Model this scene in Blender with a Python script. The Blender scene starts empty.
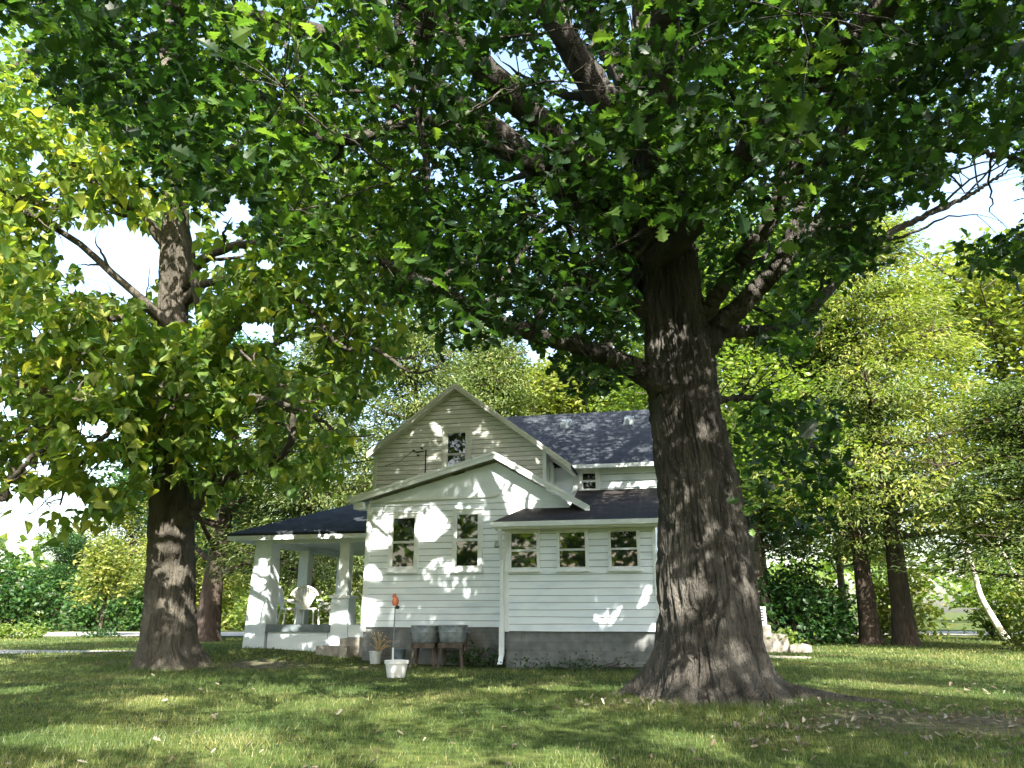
import bpy, math, random
import numpy as np
from mathutils import Vector, Matrix
rng = np.random.default_rng(11); random.seed(5)
R = math.radians
SC = bpy.context.scene
COL = SC.collection

# ------------------------------------------------------------------ camera, sky, sun, exposure
F = 750.0; TH = math.atan(228 / 750); CAM = np.array([0, 0, 1.3])
cd = bpy.data.cameras.new('camera'); cam = bpy.data.objects.new('camera', cd); COL.objects.link(cam)
cam.location = (0, 0, 1.3); cam.rotation_euler = (math.pi / 2 + TH, 0, 0)
cd.sensor_width = 36; cd.lens = 36 * F / 1024; cd.clip_start = 0.05; cd.clip_end = 3000
SC.camera = cam
SUN_EL, SUN_AZ = 40, 168            # azimuth clockwise from +Y: behind the camera, a little to the right
world = bpy.data.worlds.new('World'); SC.world = world; world.use_nodes = True
wn = world.node_tree.nodes; wl = world.node_tree.links
sky = wn.new('ShaderNodeTexSky'); sky.sky_type = 'NISHITA'; sky.sun_disc = False
sky.sun_elevation = R(SUN_EL); sky.sun_rotation = R(SUN_AZ); sky.dust_density = 3.0; sky.ozone_density = .7; sky.air_density = 1.2
bg = wn['Background']; bg.inputs['Strength'].default_value = 0.15
wl.new(sky.outputs[0], bg.inputs[0])
SUNV = np.array([math.sin(R(SUN_AZ)) * math.cos(R(SUN_EL)), math.cos(R(SUN_AZ)) * math.cos(R(SUN_EL)), math.sin(R(SUN_EL))])
sd = bpy.data.lights.new('sun', 'SUN'); sd.energy = 5.0; sd.angle = R(0.53); sd.color = (1, 0.95, 0.86)
sun = bpy.data.objects.new('sun', sd); COL.objects.link(sun)
sun.rotation_euler = Vector(-SUNV).to_track_quat('-Z', 'Y').to_euler()
SC.view_settings.view_transform = 'Standard'; SC.view_settings.look = 'None'
SC.view_settings.exposure = 2.22; SC.view_settings.gamma = 1.0
try:
    SC.render.engine = 'CYCLES'; SC.cycles.use_denoising = True
    SC.cycles.max_bounces = 8; SC.cycles.diffuse_bounces = 4; SC.cycles.transmission_bounces = 4
    SC.cycles.transparent_max_bounces = 8; SC.cycles.glossy_bounces = 3; SC.cycles.caustics_reflective = False
except Exception: pass

# ------------------------------------------------------------------ picture <-> place
fw = np.array([0, math.cos(TH), math.sin(TH)]); upv = np.array([0, -math.sin(TH), math.cos(TH)])
def ray(px, py): return fw + (px - 512) / F * np.array([1., 0, 0]) + (384 - py) / F * upv
def at(px, py, Y): r = ray(px, py); return CAM + r * (Y / r[1])
def gnd(px, py, z=0.0): r = ray(px, py); return CAM + r * ((z - 1.3) / r[2])
def project(P):
    d = np.asarray(P, float) - CAM; z = d @ fw
    zz = np.where(np.abs(z) < 1e-3, 1e-3, z)
    return 512 + F * d[..., 0] / zz, 384 - F * (d @ upv) / zz, z

# ------------------------------------------------------------------ noise
_tab = rng.random((256, 256))
def vnoise(x, y, perx=256):
    xi = np.floor(x).astype(int); yi = np.floor(y).astype(int); fx = x - xi; fy = y - yi
    fx = fx * fx * (3 - 2 * fx); fy = fy * fy * (3 - 2 * fy)
    x0 = xi % perx % 256; x1 = (xi + 1) % perx % 256; y0 = yi % 256; y1 = (yi + 1) % 256
    a = _tab[x0, y0]; b = _tab[x1, y0]; c = _tab[x0, y1]; d = _tab[x1, y1]
    return (a + (b - a) * fx) * (1 - fy) + (c + (d - c) * fx) * fy

def sm(a, b, x): t = np.clip((x - a) / (b - a), 0, 1); return t * t * (3 - 2 * t)
def terrain(x, y):
    x = np.asarray(x, float); y = np.asarray(y, float)
    h = 0.30 * np.exp(-((x + 7.2) / 3.4) ** 2) * sm(19.0, 22.0, y) * (1 - sm(27, 33, y))
    h = h + 0.05 * (vnoise(x * .35 + 40, y * .35 + 40) - .5) * sm(8, 12, y) * (1 - sm(30, 40, y))
    r = np.hypot(x - 3.0, y - 12.2); h = h + 0.05 * (1 - sm(.6, 3.2, r))
    return h

# ------------------------------------------------------------------ mesh helpers
def mesh_np(name, V, faces_flat, starts, mat, parent=None, smooth=False, attr=None):
    me = bpy.data.meshes.new(name)
    V = np.asarray(V, np.float32); L = np.asarray(faces_flat, np.int32); S = np.asarray(starts, np.int32)
    me.vertices.add(len(V)); me.vertices.foreach_set('co', V.ravel())
    me.loops.add(len(L)); me.loops.foreach_set('vertex_index', L)
    me.polygons.add(len(S)); me.polygons.foreach_set('loop_start', S)
    me.update(calc_edges=True)
    me.polygons.foreach_set('use_smooth', np.full(len(S), bool(smooth)))
    if attr is not None:
        a = me.attributes.new('tint', 'FLOAT', 'FACE'); a.data.foreach_set('value', np.asarray(attr, np.float32))
    for m in (mat if isinstance(mat, (list, tuple)) else [mat]): me.materials.append(m)
    o = bpy.data.objects.new(name, me); COL.objects.link(o)
    if parent: o.parent = parent
    return o

class MB:
    """collects shapes for one mesh"""
    def __init__(s): s.v = []; s.f = []
    def add(s, V, Fc):
        n = len(s.v); s.v.extend([tuple(map(float, p)) for p in V]); s.f.extend([tuple(i + n for i in f) for f in Fc]); return s
    def box(s, x0, x1, y0, y1, z0, z1):
        V = [(x0, y0, z0), (x1, y0, z0), (x1, y1, z0), (x0, y1, z0), (x0, y0, z1), (x1, y0, z1), (x1, y1, z1), (x0, y1, z1)]
        return s.add(V, [(0, 3, 2, 1), (4, 5, 6, 7), (0, 1, 5, 4), (1, 2, 6, 5), (2, 3, 7, 6), (3, 0, 4, 7)])
    def prism(s, poly, v0, v1):       # polygon in (u,z) extruded along v
        n = len(poly); V = [(u, v0, z) for u, z in poly] + [(u, v1, z) for u, z in poly]
        Fc = [tuple(range(n)), tuple(range(2 * n - 1, n - 1, -1))] + [(i, i + n, (i + 1) % n + n, (i + 1) % n) for i in range(n)]
        return s.add(V, Fc)
    def hexa(s, P): return s.add(P, [(0, 3, 2, 1), (4, 5, 6, 7), (0, 1, 5, 4), (1, 2, 6, 5), (2, 3, 7, 6), (3, 0, 4, 7)])
    def bar(s, a, b, w, h=None):
        a = Vector(a); b = Vector(b); d = (b - a).normalized(); h = h or w
        sx = d.cross(Vector((0, 0, 1)));
        if sx.length < .05: sx = Vector((1, 0, 0))
        sx.normalize(); sy = sx.cross(d).normalized(); sx *= w / 2; sy *= h / 2
        return s.hexa([a - sx - sy, a + sx - sy, a + sx + sy, a - sx + sy, b - sx - sy, b + sx - sy, b + sx + sy, b - sx + sy])
    def tube(s, pts, rad, n=8, cap=True):
        pts = [Vector(p) for p in pts]; rad = rad if hasattr(rad, '__len__') else [rad] * len(pts)
        base = len(s.v); ref = Vector((0.3, 1, 0.1)).normalized()
        for i, p in enumerate(pts):
            t = (pts[min(i + 1, len(pts) - 1)] - pts[max(i - 1, 0)])
            t = t.normalized() if t.length > 1e-9 else Vector((0, 0, 1))
            a = t.cross(ref)
            if a.length < .05: a = t.cross(Vector((1, 0, 0)))
            a.normalize(); b = t.cross(a)
            for k in range(n):
                th = 2 * math.pi * k / n; q = p + (a * math.cos(th) + b * math.sin(th)) * rad[i]; s.v.append(tuple(q))
        for i in range(len(pts) - 1):
            for k in range(n):
                s.f.append((base + i * n + k, base + i * n + (k + 1) % n, base + (i + 1) * n + (k + 1) % n, base + (i + 1) * n + k))
        if cap:
            s.f.append(tuple(base + k for k in range(n - 1, -1, -1))); s.f.append(tuple(base + (len(pts) - 1) * n + k for k in range(n)))
        return s
    def lathe(s, prof, c=(0, 0, 0), n=24, sx=1, sy=1, square=0):
        base = len(s.v)
        for r, z in prof:
            for k in range(n):
                th = 2 * math.pi * k / n; cx, sy_ = math.cos(th), math.sin(th)
                q = 1.0
                if square: q = (abs(cx) ** square + abs(sy_) ** square) ** (-1 / square)
                s.v.append((c[0] + r * q * cx * sx, c[1] + r * q * sy_ * sy, c[2] + z))
        for i in range(len(prof) - 1):
            for k in range(n):
                s.f.append((base + i * n + k, base + i * n + (k + 1) % n, base + (i + 1) * n + (k + 1) % n, base + (i + 1) * n + k))
        return s
    def build(s, name, mat, parent=None, smooth=False):
        fl = [i for f in s.f for i in f]; st = np.cumsum([0] + [len(f) for f in s.f[:-1]])
        o = mesh_np(name, np.array(s.v), fl, st, mat, parent)
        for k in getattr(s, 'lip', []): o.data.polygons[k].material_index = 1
        if smooth:
            me = o.data; me.polygons.foreach_set('use_smooth', np.ones(len(me.polygons), bool))
            try: me.set_sharp_from_angle(angle=R(40))
            except Exception: pass
        return o

def empty(name, loc=(0, 0, 0), rz=0.0):
    o = bpy.data.objects.new(name, None); COL.objects.link(o); o.location = loc; o.rotation_euler = (0, 0, rz); o.empty_display_size = .3; return o
def tag(o, label=None, cat=None, group=None, kind=None):
    if label: o['label'] = label
    if cat: o['category'] = cat
    if group: o['group'] = group
    if kind: o['kind'] = kind
    return o
def dup(root, loc, rz=0.0, scale=1.0):
    r = root.copy(); COL.objects.link(r); r.location = loc; r.rotation_euler = (0, 0, rz); r.scale = (scale,) * 3 if not hasattr(scale, '__len__') else scale
    for ch in list(root.children):
        c = ch.copy(); COL.objects.link(c); c.parent = r
        for g in ch.children:
            d = g.copy(); COL.objects.link(d); d.parent = c
    return r

# ------------------------------------------------------------------ materials
def mat(name): m = bpy.data.materials.new(name); m.use_nodes = True; nt = m.node_tree; return m, nt.nodes, nt.links, nt.nodes['Principled BSDF']
def ramp(N, cols, pos=None):
    r = N.new('ShaderNodeValToRGB'); e = r.color_ramp.elements
    pos = pos or [i / (len(cols) - 1) for i in range(len(cols))]
    while len(e) < len(cols): e.new(.5)
    for k, (c, p) in enumerate(zip(cols, pos)): e[k].position = p; e[k].color = (*c, 1)
    return r
def surf(name, c1, c2, scale=8, rough=.7, bump=.2, bscale=None, stretch=(1, 1, 1), spec=.3, metal=0, lo=.35, hi=.65, dist=.01):
    m, N, L, P = mat(name)
    tc = N.new('ShaderNodeTexCoord'); mp = N.new('ShaderNodeMapping'); mp.inputs['Scale'].default_value = stretch
    L.new(tc.outputs['Object'], mp.inputs[0])
    n = N.new('ShaderNodeTexNoise'); n.inputs['Scale'].default_value = scale; n.inputs['Detail'].default_value = 6
    L.new(mp.outputs[0], n.inputs['Vector'])
    r = ramp(N, [c1, c2], [lo, hi]); L.new(n.outputs[0], r.inputs[0]); L.new(r.outputs[0], P.inputs['Base Color'])
    P.inputs['Roughness'].default_value = rough; P.inputs['Specular IOR Level'].default_value = spec; P.inputs['Metallic'].default_value = metal
    if bump:
        n2 = N.new('ShaderNodeTexNoise'); n2.inputs['Scale'].default_value = bscale or scale * 4; n2.inputs['Detail'].default_value = 5
        L.new(mp.outputs[0], n2.inputs['Vector'])
        b = N.new('ShaderNodeBump'); b.inputs['Strength'].default_value = bump; b.inputs['Distance'].default_value = dist
        L.new(n2.outputs[0], b.inputs['Height']); L.new(b.outputs[0], P.inputs['Normal'])
    return m
def leafmat(name, cols, trans=.45, tmul=(1.5, 1.7, .6), rough=.45, spec=.35):
    m, N, L, P = mat(name)
    a = N.new('ShaderNodeAttribute'); a.attribute_name = 'tint'
    r = ramp(N, cols); L.new(a.outputs['Fac'], r.inputs[0]); L.new(r.outputs[0], P.inputs['Base Color'])
    P.inputs['Roughness'].default_value = rough; P.inputs['Specular IOR Level'].default_value = spec
    t = N.new('ShaderNodeBsdfTranslucent'); mx = N.new('ShaderNodeMixRGB'); mx.blend_type = 'MULTIPLY'; mx.inputs[0].default_value = 1
    mx.inputs[2].default_value = (*tmul, 1); L.new(r.outputs[0], mx.inputs[1]); L.new(mx.outputs[0], t.inputs[0])
    ms = N.new('ShaderNodeMixShader'); ms.inputs[0].default_value = trans
    L.new(P.outputs[0], ms.inputs[1]); L.new(t.outputs[0], ms.inputs[2]); L.new(ms.outputs[0], N['Material Output'].inputs[0])
    return m
def shingle(name, axis, c1, c2):
    m, N, L, P = mat(name)
    tc = N.new('ShaderNodeTexCoord'); sp = N.new('ShaderNodeSeparateXYZ'); L.new(tc.outputs['Object'], sp.inputs[0])
    cb = N.new('ShaderNodeCombineXYZ'); mu = N.new('ShaderNodeMath'); mu.operation = 'MULTIPLY'; mu.inputs[1].default_value = 1.7
    L.new(sp.outputs['X' if axis == 'u' else 'Y'], cb.inputs[0]); L.new(sp.outputs['Z'], mu.inputs[0]); L.new(mu.outputs[0], cb.inputs[1])
    br = N.new('ShaderNodeTexBrick'); br.inputs['Scale'].default_value = 1; br.inputs['Brick Width'].default_value = .33; br.inputs['Row Height'].default_value = .16
    br.inputs['Mortar Size'].default_value = .008; br.inputs['Color1'].default_value = (*c1, 1); br.inputs['Color2'].default_value = (*c2, 1); br.inputs['Mortar'].default_value = (c1[0] * .5, c1[1] * .5, c1[2] * .5, 1)
    L.new(cb.outputs[0], br.inputs['Vector'])
    n = N.new('ShaderNodeTexNoise'); n.inputs['Scale'].default_value = 3; n.inputs['Detail'].default_value = 8; L.new(tc.outputs['Object'], n.inputs['Vector'])
    r = ramp(N, [(.72, .72, .72), (1.18, 1.18, 1.18)], [.3, .7]); L.new(n.outputs[0], r.inputs[0])
    mx = N.new('ShaderNodeMixRGB'); mx.blend_type = 'MULTIPLY'; mx.inputs[0].default_value = 1; L.new(br.outputs[0], mx.inputs[1]); L.new(r.outputs[0], mx.inputs[2])
    L.new(mx.outputs[0], P.inputs['Base Color']); P.inputs['Roughness'].default_value = .85; P.inputs['Specular IOR Level'].default_value = .25
    b = N.new('ShaderNodeBump'); b.inputs['Strength'].default_value = .6; b.inputs['Distance'].default_value = .012; L.new(br.outputs['Fac'], b.inputs['Height']); b.invert = True
    L.new(b.outputs[0], P.inputs['Normal'])
    return m

M = {}
M['white'] = surf('white_siding_paint', (.66, .74, .80), (.80, .86, .90), 2.2, .5, .08, 30, (.7, 1, 2.2), spec=.35, lo=.25, hi=.52)
M['trim'] = surf('white_trim_paint', (.74, .78, .79), (.83, .86, .86), 5, .45, .1, 40, spec=.4)
M['soffit'] = surf('cream_soffit_paint', (.58, .57, .48), (.68, .67, .58), 4, .6, .1, 30)
M['peel'] = surf('peeling_cream_paint', (.52, .53, .47), (.70, .70, .63), 9, .75, .25, 40, (.5, 1, 4), lo=.3, hi=.6)
M['edge'] = surf('lap_shadow_line', (.16, .17, .17), (.30, .30, .29), 10, .9, 0)  # shadow line under each siding lap, put into the lip colour
def blockmat(m):
    N, L = m.node_tree.nodes, m.node_tree.links; P = N['Principled BSDF']; tc = N.new('ShaderNodeTexCoord'); sp = N.new('ShaderNodeSeparateXYZ'); cb = N.new('ShaderNodeCombineXYZ')
    L.new(tc.outputs['Object'], sp.inputs[0]); L.new(sp.outputs['X'], cb.inputs[0]); L.new(sp.outputs['Z'], cb.inputs[1])
    br = N.new('ShaderNodeTexBrick'); br.inputs['Scale'].default_value = 1; br.inputs['Brick Width'].default_value = .4; br.inputs['Row Height'].default_value = .2; br.inputs['Mortar Size'].default_value = .007; L.new(cb.outputs[0], br.inputs['Vector'])
    br.inputs['Color1'].default_value = (1, 1, 1, 1); br.inputs['Color2'].default_value = (.82, .84, .84, 1); br.inputs['Mortar'].default_value = (.72, .72, .70, 1)
    mx = N.new('ShaderNodeMixRGB'); mx.blend_type = 'MULTIPLY'; mx.inputs[0].default_value = 1; src = P.inputs['Base Color'].links[0].from_socket
    L.new(src, mx.inputs[1]); L.new(br.outputs['Color'], mx.inputs[2]); L.new(mx.outputs[0], P.inputs['Base Color']); return m
M['conc'] = surf('grey_foundation_block', (.13, .138, .136), (.235, .24, .232), 4, .9, .5, 30, lo=.3, hi=.7)
M['step'] = surf('weathered_concrete', (.20, .185, .155), (.36, .335, .285), 6, .9, .4, 30)
M['grey_paint'] = surf('grey_floor_paint', (.13, .16, .17), (.18, .21, .22), 6, .55, .1)
M['shu'] = shingle('slate_shingles_lengthwise', 'u', (.026, .030, .036), (.043, .049, .057))
M['shd'] = shingle('brown_shingles', 'u', (.020, .017, .016), (.036, .030, .027))
M['shv'] = shingle('slate_shingles_crosswise', 'v', (.026, .030, .036), (.043, .049, .057))
M['metal'] = surf('galvanised_metal', (.16, .185, .20), (.30, .33, .345), 7, .5, .1, 20, spec=.5, metal=.25)
M['plastic'] = surf('white_pot_plastic', (.70, .70, .66), (.80, .80, .77), 6, .4, .03, spec=.4)
M['bluegrey'] = surf('blue_grey_pail_metal', (.10, .14, .17), (.16, .20, .23), 8, .5, .1, spec=.4)
M['palegrey'] = surf('pale_grey_pail_paint', (.42, .44, .43), (.58, .59, .57), 8, .6, .2)
M['wood'] = surf('worn_red_brown_wood', (.065, .05, .04), (.14, .11, .088), 8, .8, .4, 30, (1, 1, .2))
M['tan'] = surf('dry_stem', (.35, .26, .15), (.5, .4, .25), 12, .9, 0)
M['dark'] = surf('dark_metal_paint', (.02, .022, .025), (.035, .035, .04), 8, .5, 0)
M['red'] = surf('orange_red_plastic', (.55, .15, .07), (.66, .22, .11), 8, .5, 0)
M['wicker'] = surf('white_wicker', (.66, .66, .60), (.78, .78, .72), 30, .7, .5, 60)
def barkmat(name, c1, c2, sc=13, zs=.16, dist=.05):
    m, N, L, P = mat(name)
    tc = N.new('ShaderNodeTexCoord'); mp = N.new('ShaderNodeMapping'); mp.inputs['Scale'].default_value = (1, 1, zs); L.new(tc.outputs['Object'], mp.inputs[0])
    def nz(s, d, ds=0):
        n = N.new('ShaderNodeTexNoise'); n.inputs['Scale'].default_value = s; n.inputs['Detail'].default_value = d; n.inputs['Distortion'].default_value = ds; L.new(mp.outputs[0], n.inputs['Vector'])
        a = N.new('ShaderNodeMath'); a.operation = 'SUBTRACT'; a.inputs[1].default_value = .5; L.new(n.outputs[0], a.inputs[0])
        b = N.new('ShaderNodeMath'); b.operation = 'ABSOLUTE'; L.new(a.outputs[0], b.inputs[0]); return n, b
    n1, h1 = nz(sc, 3, .6); n2, h2 = nz(sc * 2.7, 4, .4); n3, _ = nz(3, 5)
    ad = N.new('ShaderNodeMath'); ad.operation = 'MULTIPLY_ADD'; ad.inputs[1].default_value = .45; L.new(h2.outputs[0], ad.inputs[0]); L.new(h1.outputs[0], ad.inputs[2])
    b = N.new('ShaderNodeBump'); b.inputs['Strength'].default_value = 1; b.inputs['Distance'].default_value = dist * 4; L.new(ad.outputs[0], b.inputs['Height']); L.new(b.outputs[0], P.inputs['Normal'])
    r = ramp(N, [c1, c2], [.3, .7]); L.new(n3.outputs[0], r.inputs[0]); L.new(r.outputs[0], P.inputs['Base Color'])
    P.inputs['Roughness'].default_value = .95; P.inputs['Specular IOR Level'].default_value = .12
    return m
M['bark'] = barkmat('oak_bark', (.044, .040, .034), (.13, .12, .104), 15)
M['bark2'] = barkmat('brown_grey_bark', (.06, .054, .044), (.13, .116, .092), 16, .3, .03)
M['barkred'] = surf('cedar_bark', (.038, .030, .025), (.08, .062, .050), 6, .95, .7, 30, (3, 3, .4), spec=.1, dist=.02)
M['palebark'] = surf('bare_pale_wood', (.55, .52, .46), (.7, .67, .6), 5, .8, .3)
M['oakleaf'] = leafmat('oak_leaf', [(.010, .027, .010), (.021, .054, .015), (.050, .105, .023), (.14, .22, .045)], .51, (1.5, 1.6, .6))
M['catleaf'] = leafmat('heart_leaf', [(.048, .108, .026), (.095, .17, .036), (.18, .24, .045), (.36, .36, .07)], .54, (1.45, 1.45, .55))
M['midleaf'] = leafmat('broad_leaf_foliage', [(.05, .095, .025), (.09, .145, .03), (.14, .19, .04), (.22, .25, .06)], .45)
M['yelleaf'] = leafmat('yellow_green_foliage', [(.05, .082, .024), (.11, .145, .034), (.19, .21, .05), (.30, .28, .085)], .45)
M['cedleaf'] = leafmat('cedar_foliage', [(.033, .058, .020), (.06, .092, .026), (.11, .145, .042), (.20, .21, .075)], .35)
M['darkleaf'] = leafmat('dark_shrub_foliage', [(.015, .045, .015), (.025, .07, .02), (.045, .10, .022), (.09, .14, .03)], .4)
M['litter'] = leafmat('dry_leaf', [(.10, .075, .05), (.17, .145, .10), (.27, .24, .19), (.15, .16, .10)], .15, (1, .9, .7))
M['blade'] = leafmat('grass_blade', [(.034, .070, .018), (.070, .115, .028), (.15, .175, .05), (.36, .31, .14)], .35, (1.3, 1.4, .6))

def glass(name, spec_ior=1.72):
    m, N, L, P = mat(name); P.inputs['Base Color'].default_value = (.010, .014, .013, 1); P.inputs['Roughness'].default_value = .02
    P.inputs['IOR'].default_value = spec_ior
    tc = N.new('ShaderNodeTexCoord'); n = N.new('ShaderNodeTexNoise'); n.inputs['Scale'].default_value = 1.6; L.new(tc.outputs['Object'], n.inputs['Vector'])
    b = N.new('ShaderNodeBump'); b.inputs['Strength'].default_value = .03; b.inputs['Distance'].default_value = .02; L.new(n.outputs[0], b.inputs['Height']); L.new(b.outputs[0], P.inputs['Normal'])
    return m
M['glass'] = glass('window_glass')

# ground
def groundmat():
    m, N, L, P = mat('lawn_soil')
    tc = N.new('ShaderNodeTexCoord')
    def noise(s, d=5):
        n = N.new('ShaderNodeTexNoise'); n.inputs['Scale'].default_value = s; n.inputs['Detail'].default_value = d; L.new(tc.outputs['Object'], n.inputs['Vector']); return n
    n1, n2, n3 = noise(.5), noise(6, 8), noise(40, 4)
    r1 = ramp(N, [(.035, .060, .016), (.065, .085, .022), (.13, .115, .05)], [.35, .55, .72]); L.new(n1.outputs[0], r1.inputs[0])
    r2 = ramp(N, [(.45, .45, .45), (1.3, 1.3, 1.25)], [.35, .65]); L.new(n2.outputs[0], r2.inputs[0])
    mx = N.new('ShaderNodeMixRGB'); mx.blend_type = 'MULTIPLY'; mx.inputs[0].default_value = 1; L.new(r1.outputs[0], mx.inputs[1]); L.new(r2.outputs[0], mx.inputs[2])
    a = N.new('ShaderNodeAttribute'); a.attribute_name = 'bare'
    rd = ramp(N, [(.075, .058, .042), (.17, .145, .115)], [.35, .7]); L.new(n2.outputs[0], rd.inputs[0])
    m2 = N.new('ShaderNodeMixRGB'); L.new(a.outputs['Fac'], m2.inputs[0]); L.new(mx.outputs[0], m2.inputs[1]); L.new(rd.outputs[0], m2.inputs[2])
    L.new(m2.outputs[0], P.inputs['Base Color']); P.inputs['Roughness'].default_value = 1; P.inputs['Specular IOR Level'].default_value = .1
    b = N.new('ShaderNodeBump'); b.inputs['Strength'].default_value = .7; b.inputs['Distance'].default_value = .03; L.new(n3.outputs[0], b.inputs['Height']); L.new(b.outputs[0], P.inputs['Normal'])
    return m
M['ground'] = groundmat()
M['road'] = surf('pale_gravel_road', (.30, .28, .25), (.42, .40, .36), 3, .95, .5, 40)

# ------------------------------------------------------------------ ground and road
def bare(x, y):
    x = np.asarray(x, float); y = np.asarray(y, float)
    n = vnoise(x * .9 + 7, y * .9 + 3) * .6 + vnoise(x * 2.7 + 1, y * 2.7 + 9) * .4
    d = np.exp(-((x - 5.2) / 2.4) ** 2 - ((y - 10.2) / 1.5) ** 2) * 1.15
    d = np.maximum(d, .9 * np.exp(-((x + 6.4) / 3.0) ** 2 - ((y - 19.6) / 1.3) ** 2))
    d = np.maximum(d, .8 * np.exp(-((x - 3) / 2.0) ** 2 - ((y - 11.6) / 1.5) ** 2))
    d = np.maximum(d, .75 * np.exp(-((x + 8.6) / 1.5) ** 2 - ((y - 19.4) / 1.3) ** 2))
    d = np.maximum(d, .9 * np.exp(-((x + .5) / 4.5) ** 4 - ((y - 19.6) / .6) ** 2))
    return np.clip(sm(.45, .95, d * (.45 + .95 * n)), 0, 1) * .62
gx = np.unique(np.concatenate([np.linspace(-16, 16, 130), np.linspace(-60, 60, 60), [-900, -400, -200, -120, 120, 200, 400, 900]]))
gy = np.unique(np.concatenate([np.linspace(5, 30, 104), np.linspace(-40, 80, 60), [-300, -120, 120, 200, 400, 900, 1500]]))
X, Y = np.meshgrid(gx, gy, indexing='ij'); Z = terrain(X, Y)
V = np.stack([X, Y, Z], -1).reshape(-1, 3); ny = len(gy)
i, j = np.meshgrid(np.arange(len(gx) - 1), np.arange(ny - 1), indexing='ij'); a = (i * ny + j).ravel()
Q = np.stack([a, a + ny, a + ny + 1, a + 1], -1)
g = mesh_np('ground', V, Q.ravel(), np.arange(len(Q)) * 4, M['ground'], smooth=True)
at_ = g.data.attributes.new('bare', 'FLOAT', 'POINT'); at_.data.foreach_set('value', bare(X, Y).ravel().astype(np.float32))
tag(g, kind='structure')
rb = MB(); xs = np.linspace(-140, 140, 57)
for k in range(len(xs) - 1):
    a, b = xs[k], xs[k + 1]
    f0 = lambda x: 44.5 + .02 * x + .6 * math.sin(x * .05); f1 = lambda x: 53.5 + .02 * x + .5 * math.sin(x * .04)
    rb.add([(a, f0(a), .03), (b, f0(b), .03), (b, f1(b), .03), (a, f1(a), .03)], [(0, 1, 2, 3)])
tag(rb.build('road', M['road']), kind='structure')
rb = MB(); xs = np.linspace(-60, -12.5, 40)
for k in range(39):
    yc = lambda x: 27.6 + .9 * math.sin(x * .12) + .010 * (x + 12) ** 2
    hw = lambda x: 1.1 * min(1, (-12.0 - x) / 4 + .05) * (.9 + .15 * math.sin(x * 3.1))
    rb.add([(x, yc(x) + sg * hw(x), float(terrain(x, yc(x) + sg * hw(x))) + .02) for x, sg in ((xs[k], -1), (xs[k + 1], -1), (xs[k + 1], 1), (xs[k], 1))], [(0, 1, 2, 3)])
tag(rb.build('sunlit_lawn_strip', M['road']), kind='structure')  # pale strip standing in for sunlit lawn, brightness put into its colour

# ------------------------------------------------------------------ house (local frame: u along the front, v into the house)
A = R(-12); O = np.array([-0.1698, 19.4149, 0.0])
U_ = np.array([math.cos(A), math.sin(A), 0]); V_ = np.array([-math.sin(A), math.cos(A), 0])
def H(u, v, z): return O + U_ * u + V_ * v + np.array([0, 0, z])
house = empty('farmhouse', tuple(O), A)
blockmat(M['conc'])
tag(house, 'white clapboard farmhouse with gabled front, lean-to addition and columned porch', 'house')

def lerp_poly(poly, z):
    us = []
    n = len(poly)
    for k in range(n):
        (u0, z0), (u1, z1) = poly[k], poly[(k + 1) % n]
        if (z0 - z) * (z1 - z) <= 0 and abs(z0 - z1) > 1e-9: us.append(u0 + (u1 - u0) * (z - z0) / (z1 - z0))
    return (min(us), max(us)) if len(us) >= 2 else None
def clap(poly, v, expo, z0=None, z1=None, wob=.003):
    mb = MB(); mb.lip = []; lo = min(p[1] for p in poly) if z0 is None else z0; hi = max(p[1] for p in poly) if z1 is None else z1
    k = 0; z = lo
    while z < hi - .01:
        t = min(z + expo, hi - 1e-4); e0 = lerp_poly(poly, z + 1e-4); e1 = lerp_poly(poly, t - 1e-4)
        sag = lambda u: .005 * math.sin(u * 1.7 + k * 2.3) + .004 * math.sin(u * .6 + 1)
        k += 1
        if e0 and e1:
            w = random.uniform(-wob, wob); nseg = 6
            for q in range(nseg):
                s0, s1 = q / nseg, (q + 1) / nseg
                a0, a1 = e0[0] + (e0[1] - e0[0]) * s0, e0[0] + (e0[1] - e0[0]) * s1
                b0, b1 = e1[0] + (e1[1] - e1[0]) * s0, e1[0] + (e1[1] - e1[0]) * s1
                w0, w1 = random.uniform(-wob, wob), random.uniform(-wob, wob)
                mb.add([(a0, v - .028 + w, z + sag(a0)), (a1, v - .028 + w, z + sag(a1)), (b1, v - .008, t + .008), (b0, v - .008, t + .008), (a0, v - .012, z - .010 + sag(a0)), (a1, v - .012, z - .010 + sag(a1))],
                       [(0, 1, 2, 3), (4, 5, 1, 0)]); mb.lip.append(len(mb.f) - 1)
        z = t if t > z + .01 else hi
    return mb
def roof_plane(name, mr, quad, th=.06, parent=house, soff=M['soffit'], sth=.07):
    """quad: 4 local points (outer top surface); a shingle slab on a painted deck"""
    q = [Vector(p) for p in quad]; n = (q[1] - q[0]).cross(q[3] - q[0]).normalized()
    if n.z < 0: n = -n
    mb = MB(); mb.hexa([p - n * th for p in q] + q); r = mb.build(name, mr, parent)
    c = sum(q, Vector()) / 4
    s = [(p + (c - p) * .012) for p in q]
    mb = MB(); mb.hexa([p - n * (th + sth) for p in s] + [p - n * (th + .001) for p in s]); mb.build('soffit', soff, r)
    return r
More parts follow.
